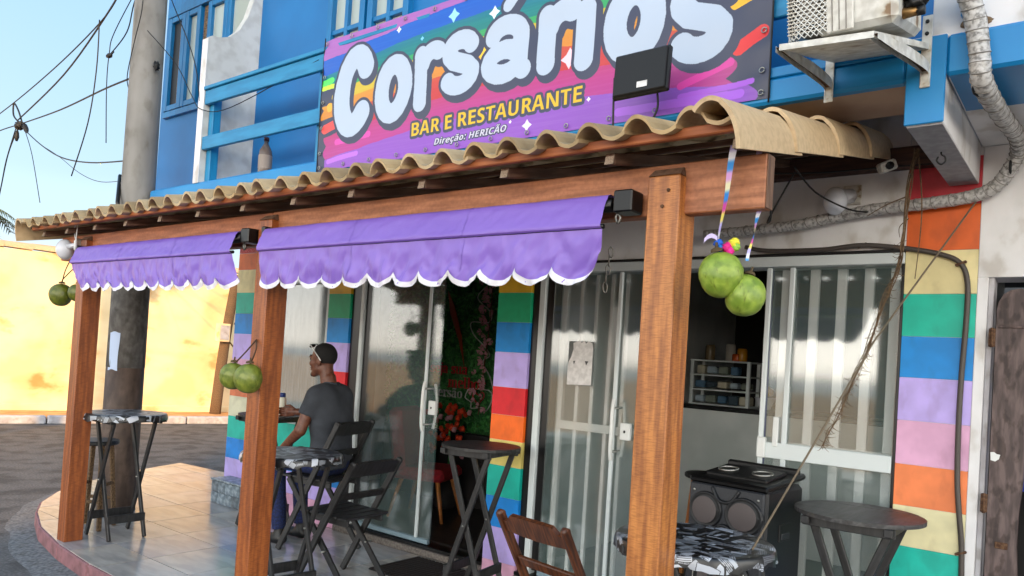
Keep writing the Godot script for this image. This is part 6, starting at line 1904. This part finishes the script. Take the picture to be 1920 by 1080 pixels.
# ------------------------------------------------------------------ inside
func rooms() -> void:
	var r := thing("interior", "dim rooms seen through the open glass doors", "room")
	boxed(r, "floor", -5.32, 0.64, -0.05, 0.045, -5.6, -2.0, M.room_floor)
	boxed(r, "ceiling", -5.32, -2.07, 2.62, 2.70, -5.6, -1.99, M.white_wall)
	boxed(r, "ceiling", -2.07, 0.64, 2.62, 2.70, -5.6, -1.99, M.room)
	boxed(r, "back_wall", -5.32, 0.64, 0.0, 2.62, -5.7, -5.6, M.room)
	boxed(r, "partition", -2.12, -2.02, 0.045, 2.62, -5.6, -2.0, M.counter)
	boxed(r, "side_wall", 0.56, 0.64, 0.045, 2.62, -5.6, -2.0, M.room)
	banded(r, "inner_pillar", -2.38, -2.13, -2.5, -2.35, [2.3, 2.1, 1.9, 1.7, 1.5, 1.3, 1.1, 0.9, 0.7, 0.5, 0.3, 0.05], [RAINBOW[0], RAINBOW[2], RAINBOW[3], RAINBOW[4], RAINBOW[5], RAINBOW[0], Color(0.85, 0.5, 0.1), Color(0.86, 0.72, 0.2), RAINBOW[3], RAINBOW[4], RAINBOW[5]])
	# green hedge wall
	var hw := thing("hedge_wall", "artificial green hedge panel covering the wall inside the open door", "wall panel", Vector3(-3.75, 0.0, -3.3))
	boxed(hw, "panel", -1.2, 1.6, 0.75, 2.6, -0.06, -0.02, M.leaf_b)
	var leaf := ArrayMesh.new()
	var st := begin()
	tri(st, Vector3(-0.016, 0, 0), Vector3(0, -0.01, 0.012), Vector3(0.0, 0.045, 0.01))
	tri(st, Vector3(0, -0.01, 0.012), Vector3(0.016, 0, 0), Vector3(0.0, 0.045, 0.01))
	leaf = done(st)
	for kind in 2:
		var mm := MultiMesh.new()
		mm.transform_format = MultiMesh.TRANSFORM_3D
		mm.mesh = leaf
		mm.instance_count = 5200
		var rg := RandomNumberGenerator.new()
		rg.seed = 90 + kind
		for i in mm.instance_count:
			var b := Basis.from_euler(Vector3(rg.randf_range(-0.9, 0.9), rg.randf_range(-0.9, 0.9), rg.randf_range(-PI, PI)))
			mm.set_instance_transform(i, Transform3D(b.scaled(Vector3.ONE * rg.randf_range(0.7, 1.3)), Vector3(rg.randf_range(-1.2, 1.6), rg.randf_range(0.77, 2.58), rg.randf_range(-0.02, 0.035))))
		var mi := MultiMeshInstance3D.new()
		mi.name = "foliage"
		mi.multimesh = mm
		mi.material_override = M.leaf if kind == 0 else M.leaf_b
		hw.add_child(mi, true)
		mi.set_meta("kind", "stuff")
	# brick-faced dado below it, bricks one by one
	var bk := thing("brick_dado", "small brown bricks facing the low wall under the hedge panel", "wall", Vector3(-3.75, 0.045, -3.26))
	boxed(bk, "backing", -1.2, 1.6, 0.0, 0.70, -0.08, -0.012, M.room)
	var bm := [tint(M.brick_in, Color(0.92, 0.78, 0.72)), tint(M.brick_in, Color(0.75, 0.62, 0.58)), tint(M.brick_in, Color(1.0, 0.88, 0.8))]
	for row in 16:
		for i in 13:
			part(bk, "brick", bx(0.086, 0.036, 0.02, 0.003), bm[rng.randi() % 3], Vector3(0.42 + i * 0.093 - (0.046 if row % 2 else 0.0), 0.035 + row * 0.0425, 0.0))
	# neon lettering on the hedge
	var f := SystemFont.new()
	f.font_names = PackedStringArray(["Droid Serif"])
	f.font_italic = true
	var nn := thing("neon_sign", "script lettering seja sua melhor versão with a heart on the hedge panel", "sign", Vector3(-3.86, 1.1, -3.245))
	for q in [["seja sua", Vector3(-0.16, 0.27, 0), M.neon_red, 1.0], ["melhor", Vector3(0.08, 0.135, 0), M.neon_red, 1.05], ["versão", Vector3(-0.16, 0.03, 0), M.neon_white, 0.95]]:
		var tm := TextMesh.new()
		tm.font = f
		tm.font_size = 26
		tm.pixel_size = 0.0052 * q[3]
		tm.depth = 0.012
		tm.text = q[0]
		part(nn, "lettering", tm, q[2], q[1])
	part(nn, "bubble_outline", tube(vs([[0.12, 0.09, 0], [0.38, 0.09, 0], [0.42, 0.0, 0], [0.36, -0.11, 0], [0.3, -0.08, 0], [0.17, -0.1, 0], [0.16, -0.04, 0], [0.08, 0.0, 0], [0.12, 0.09, 0]]), 0.006, 0.006, 6, 3), M.neon_white)
	part(nn, "heart_outline", tube(vs([[0.25, -0.06, 0], [0.18, 0.02, 0], [0.2, 0.065, 0], [0.25, 0.035, 0], [0.3, 0.065, 0], [0.32, 0.02, 0], [0.25, -0.06, 0]]), 0.006, 0.006, 6, 3), M.neon_red)
	part(nn, "wavy_tube", tube(vs([[0.28, 1.1, 0], [0.16, 0.98, 0], [0.34, 0.84, 0], [0.32, 0.74, 0], [0.1, 0.74, 0], [0.14, 0.62, 0], [0.3, 0.5, 0], [0.36, 0.42, 0], [0.28, 0.36, 0], [0.38, 0.22, 0], [0.44, 0.08, 0]]), 0.006, 0.006, 6, 4), M.neon_white)
	part(nn, "leaf_blade", prism(PackedVector2Array([Vector2(-0.22, 1.05), Vector2(-0.12, 0.9), Vector2(0.0, 0.6), Vector2(0.06, 0.3), Vector2(-0.03, 0.55), Vector2(-0.17, 0.82)]), 0.006), plain(Color(0.50, 0.20, 0.06), 0.5), Vector3(0, 0, 0.02))
	# garland of pink blossom down the hedge edge
	var gl := thing("blossom_garland", "garland of dusty pink blossoms hanging down the edge of the hedge panel", "garland", Vector3(-3.50, 0.95, -3.2))
	part(gl, "stem", tube(vs([[0, 1.5, 0], [0.02, 1.0, 0], [-0.02, 0.5, 0], [-0.06, 0.0, 0]]), 0.006), M.bark)
	for i in 34:
		var y := 1.5 - i * 0.044
		var b := begin()
		var rr := rng.randf_range(0.028, 0.05)
		for k in 6:
			var a := TAU * k / 6 + rng.randf()
			tri(b, Vector3.ZERO, Vector3(cos(a) * rr, sin(a) * rr, 0.012), Vector3(cos(a + 0.9) * rr, sin(a + 0.9) * rr, 0.018))
		part(gl, "blossom", done(b), M.petal, Vector3(rng.randf_range(-0.09, 0.08) - 0.05 * (i / 34.0), y, rng.randf_range(0.0, 0.05)), Vector3(rng.randf_range(-0.5, 0.5), rng.randf_range(-0.5, 0.5), 0))
	# red upholstered chair, flowers, side table
	var c := thing("upholstered_chair", "red upholstered chair with splayed wooden legs behind the glass door", "chair", Vector3(-3.62, 0.045, -2.62), 0.35)
	part(c, "seat", bx(0.50, 0.11, 0.48, 0.035), M.red_cloth, Vector3(0, 0.40, 0))
	part(c, "backrest", bx(0.13, 0.62, 0.48, 0.05), M.red_cloth, Vector3(-0.22, 0.66, 0), Vector3(0, 0, 0.14))
	for s in [[-1.0, -1.0], [1.0, -1.0], [-1.0, 1.0], [1.0, 1.0]]:
		part(c, "leg", tube([Vector3(s[0] * 0.26, 0.0, s[1] * 0.22), Vector3(s[0] * 0.17, 0.36, s[1] * 0.16)], 0.014, 0.022, 10, 1), M.leg_wood)
	var fw := thing("flower_pot", "pot of orange flowers on the floor beside the red chair", "plant", Vector3(-3.78, 0.045, -3.05))
	part(fw, "pot", lathe([[0.0, 0.0], [0.11, 0.0], [0.14, 0.3], [0.12, 0.3], [0.0, 0.28]], 18), M.room)
	part(fw, "stem", tube(vs([[0, 0.28, 0], [0.02, 0.5, 0], [0, 0.75, 0]]), 0.01), M.leaf)
	for i in 60:
		part(fw, "flower", blob(Vector3(0.022, 0.026, 0.022), 40 + i % 3, 0.5, 3.0, 6, 8), M.petal_orange if i % 6 else M.petal, Vector3(rng.randf_range(-0.22, 0.24), 0.52 + rng.randf_range(0.0, 0.45), rng.randf_range(-0.08, 0.12)))
	# counter with a glass display case and shelf goods
	var ct := thing("bar_counter", "long pale bar counter at the back of the bar room", "counter", Vector3(-1.3, 0.045, -4.0))
	boxed(ct, "front", -0.68, 1.6, 0.0, 1.12, -0.45, 0.0, M.counter)
	boxed(ct, "top", -0.68, 1.62, 1.12, 1.16, -0.5, 0.03, M.black_metal, 0.006)
	var ds := thing("display_rack", "glass display rack of wrapped goods standing on the bar counter", "display case", Vector3(-1.55, 1.205, -4.2))
	for x in [-0.24, 0.28]:
		for z in [-0.12, 0.12]:
			part(ds, "upright", bx(0.03, 0.40, 0.03, 0.003), M.alu, Vector3(x, 0.20, z))
	for y in [0.0, 0.13, 0.26, 0.39]:
		part(ds, "shelf", bx(0.56, 0.012, 0.28, 0.002), M.alu, Vector3(0.02, y + 0.006, 0))
	for k in 14:
		var shelf := k % 3
		var col: Color = [Color(0.60, 0.66, 0.70), Color(0.30, 0.42, 0.52), Color(0.72, 0.70, 0.62), Color(0.45, 0.48, 0.44), Color(0.2, 0.26, 0.3)][k % 5]
		var it := part(self, numbered("snack_packet"), bx(0.07 + 0.03 * rng.randf(), 0.05 + 0.04 * rng.randf(), 0.1, 0.012), plain(col, 0.25), Vector3(-1.55 - 0.18 + 0.105 * (k / 3), 1.205 + 0.055 + 0.13 * shelf, -4.2 + 0.04))
		tag(it, "small %s packet on the %s shelf of the rack, %s column" % [["pale blue", "dark blue", "cream", "olive", "black"][k % 5], ["lowest", "middle", "top"][shelf], ["first", "second", "third", "fourth", "fifth"][k / 3]], "packet", "packets in the display rack")
	for q in [["tall glass jar of sweets on top of the display rack", -1.66, 0.11, Color(0.42, 0.36, 0.26)], ["white printed tin on top of the display rack", -1.47, 0.12, Color(0.62, 0.60, 0.56)], ["yellow packet leaning on top of the display rack", -1.36, 0.09, Color(0.74, 0.50, 0.10)], ["orange packet lying on top of the display rack", -1.40, 0.05, Color(0.72, 0.30, 0.08)]]:
		var jr := part(self, numbered("counter_jar"), lathe([[0.0, 0.0], [0.04, 0.0], [0.043, 0.01], [0.043, q[2] * 1.1], [0.036, q[2] * 1.25], [0.0, q[2] * 1.25]], 14), plain(q[3], 0.25), Vector3(q[1], 1.608, -4.14 - 0.03 * (q[2] * 10.0 - 1.0)))
		tag(jr, q[0], "jar" if q[0].begins_with("tall") else "packet")
	var bl := part(self, "yellow_fruit", blob(Vector3(0.05, 0.042, 0.05), 4, 0.1), plain(Color(0.80, 0.55, 0.08), 0.5), Vector3(-1.14, 1.36, -4.2))
	tag(bl, "yellow fruit in the bowl on the bar counter", "fruit")
	var bw := part(self, "pale_bowl", lathe([[0.0, 0.0], [0.05, 0.0], [0.055, 0.02], [0.09, 0.1], [0.084, 0.1], [0.05, 0.026], [0.0, 0.022]], 18), M.globe, Vector3(-1.15, 1.207, -4.18))
	tag(bw, "pale bowl with fruit on the bar counter", "bowl")
	var pr := thing("ceiling_prop", "thin purple pole standing in the bar room doorway", "pole", Vector3(-0.5, 0.045, -2.35))
	part(pr, "shaft", tube([Vector3(0, 0, 0), Vector3(0, 2.55, 0)], 0.012, 0.012, 8, 1), plain(Color(0.30, 0.25, 0.58), 0.5))
	stool("round stool just inside the bar room behind the loudspeaker", Vector3(-1.02, 0.045, -2.75), 0.74, 0.16, M.leg_wood)

# ------------------------------------------------------------------ small things
func small_things() -> void:
	var pt := thing("torn_poster", "torn white paper stuck on the barred glass door near the pole handle", "poster", Vector3(-1.615, 1.36, -1.792))
	part(pt, "backing", bx(0.19, 0.285, 0.002, 0.0), plain(Color(0.42, 0.43, 0.42), 0.8), Vector3(0.095, 0.142, 0))
	var p := PackedVector2Array([Vector2(0.0, 0.0), Vector2(0.185, 0.006), Vector2(0.186, 0.24), Vector2(0.178, 0.275), Vector2(0.15, 0.288), Vector2(0.13, 0.27), Vector2(0.115, 0.296), Vector2(0.098, 0.272), Vector2(0.085, 0.292), Vector2(0.034, 0.272), Vector2(0.038, 0.235), Vector2(0.022, 0.18), Vector2(0.006, 0.15), Vector2(0.0, 0.12)])
	part(pt, "torn_sheet", prism(p, 0.003), M.paper, Vector3(0.002, 0, 0.0035))
	part(pt, "tear", prism(PackedVector2Array([Vector2(0.13, 0.16), Vector2(0.155, 0.158), Vector2(0.14, 0.132)]), 0.002), plain(Color(0.3, 0.3, 0.3), 0.8), Vector3(0.004, 0, 0.0065))
	part(pt, "tear", prism(PackedVector2Array([Vector2(0.04, 0.155), Vector2(0.056, 0.158), Vector2(0.046, 0.135)]), 0.002), plain(Color(0.3, 0.3, 0.3), 0.8), Vector3(0.004, 0, 0.0065))
	var b := thing("plastic_bottle", "clear plastic bottle of murky liquid on the balcony ledge", "bottle", Vector3(-3.85, 2.746, -0.90))
	part(b, "body", lathe([[0.0, 0.0], [0.045, 0.0], [0.05, 0.012], [0.05, 0.16], [0.044, 0.2], [0.02, 0.245], [0.016, 0.25], [0.016, 0.275], [0.0, 0.275]], 18), plain(Color(0.42, 0.37, 0.34), 0.15))
	part(b, "cap", lathe([[0.0, 0.272], [0.019, 0.272], [0.019, 0.298], [0.0, 0.3]], 14), plain(Color(0.30, 0.06, 0.08), 0.4))
	part(b, "label_band", lathe([[0.0505, 0.06], [0.0508, 0.07], [0.0508, 0.15], [0.0505, 0.16]], 18), plain(Color(0.55, 0.50, 0.46), 0.6))
	var jb := thing("junction_box", "small pale junction box under the roof beside the bracket beam", "box", Vector3(0.30, 2.53, -1.55), 0.4)
	part(jb, "body", bx(0.07, 0.05, 0.12, 0.008), M.old_paint, Vector3.ZERO, Vector3(0.2, 0, 0.4))
	part(jb, "lens_hood", tube([Vector3(0, -0.01, 0.05), Vector3(0, -0.015, 0.08)], 0.018, 0.018, 10, 1), M.black)
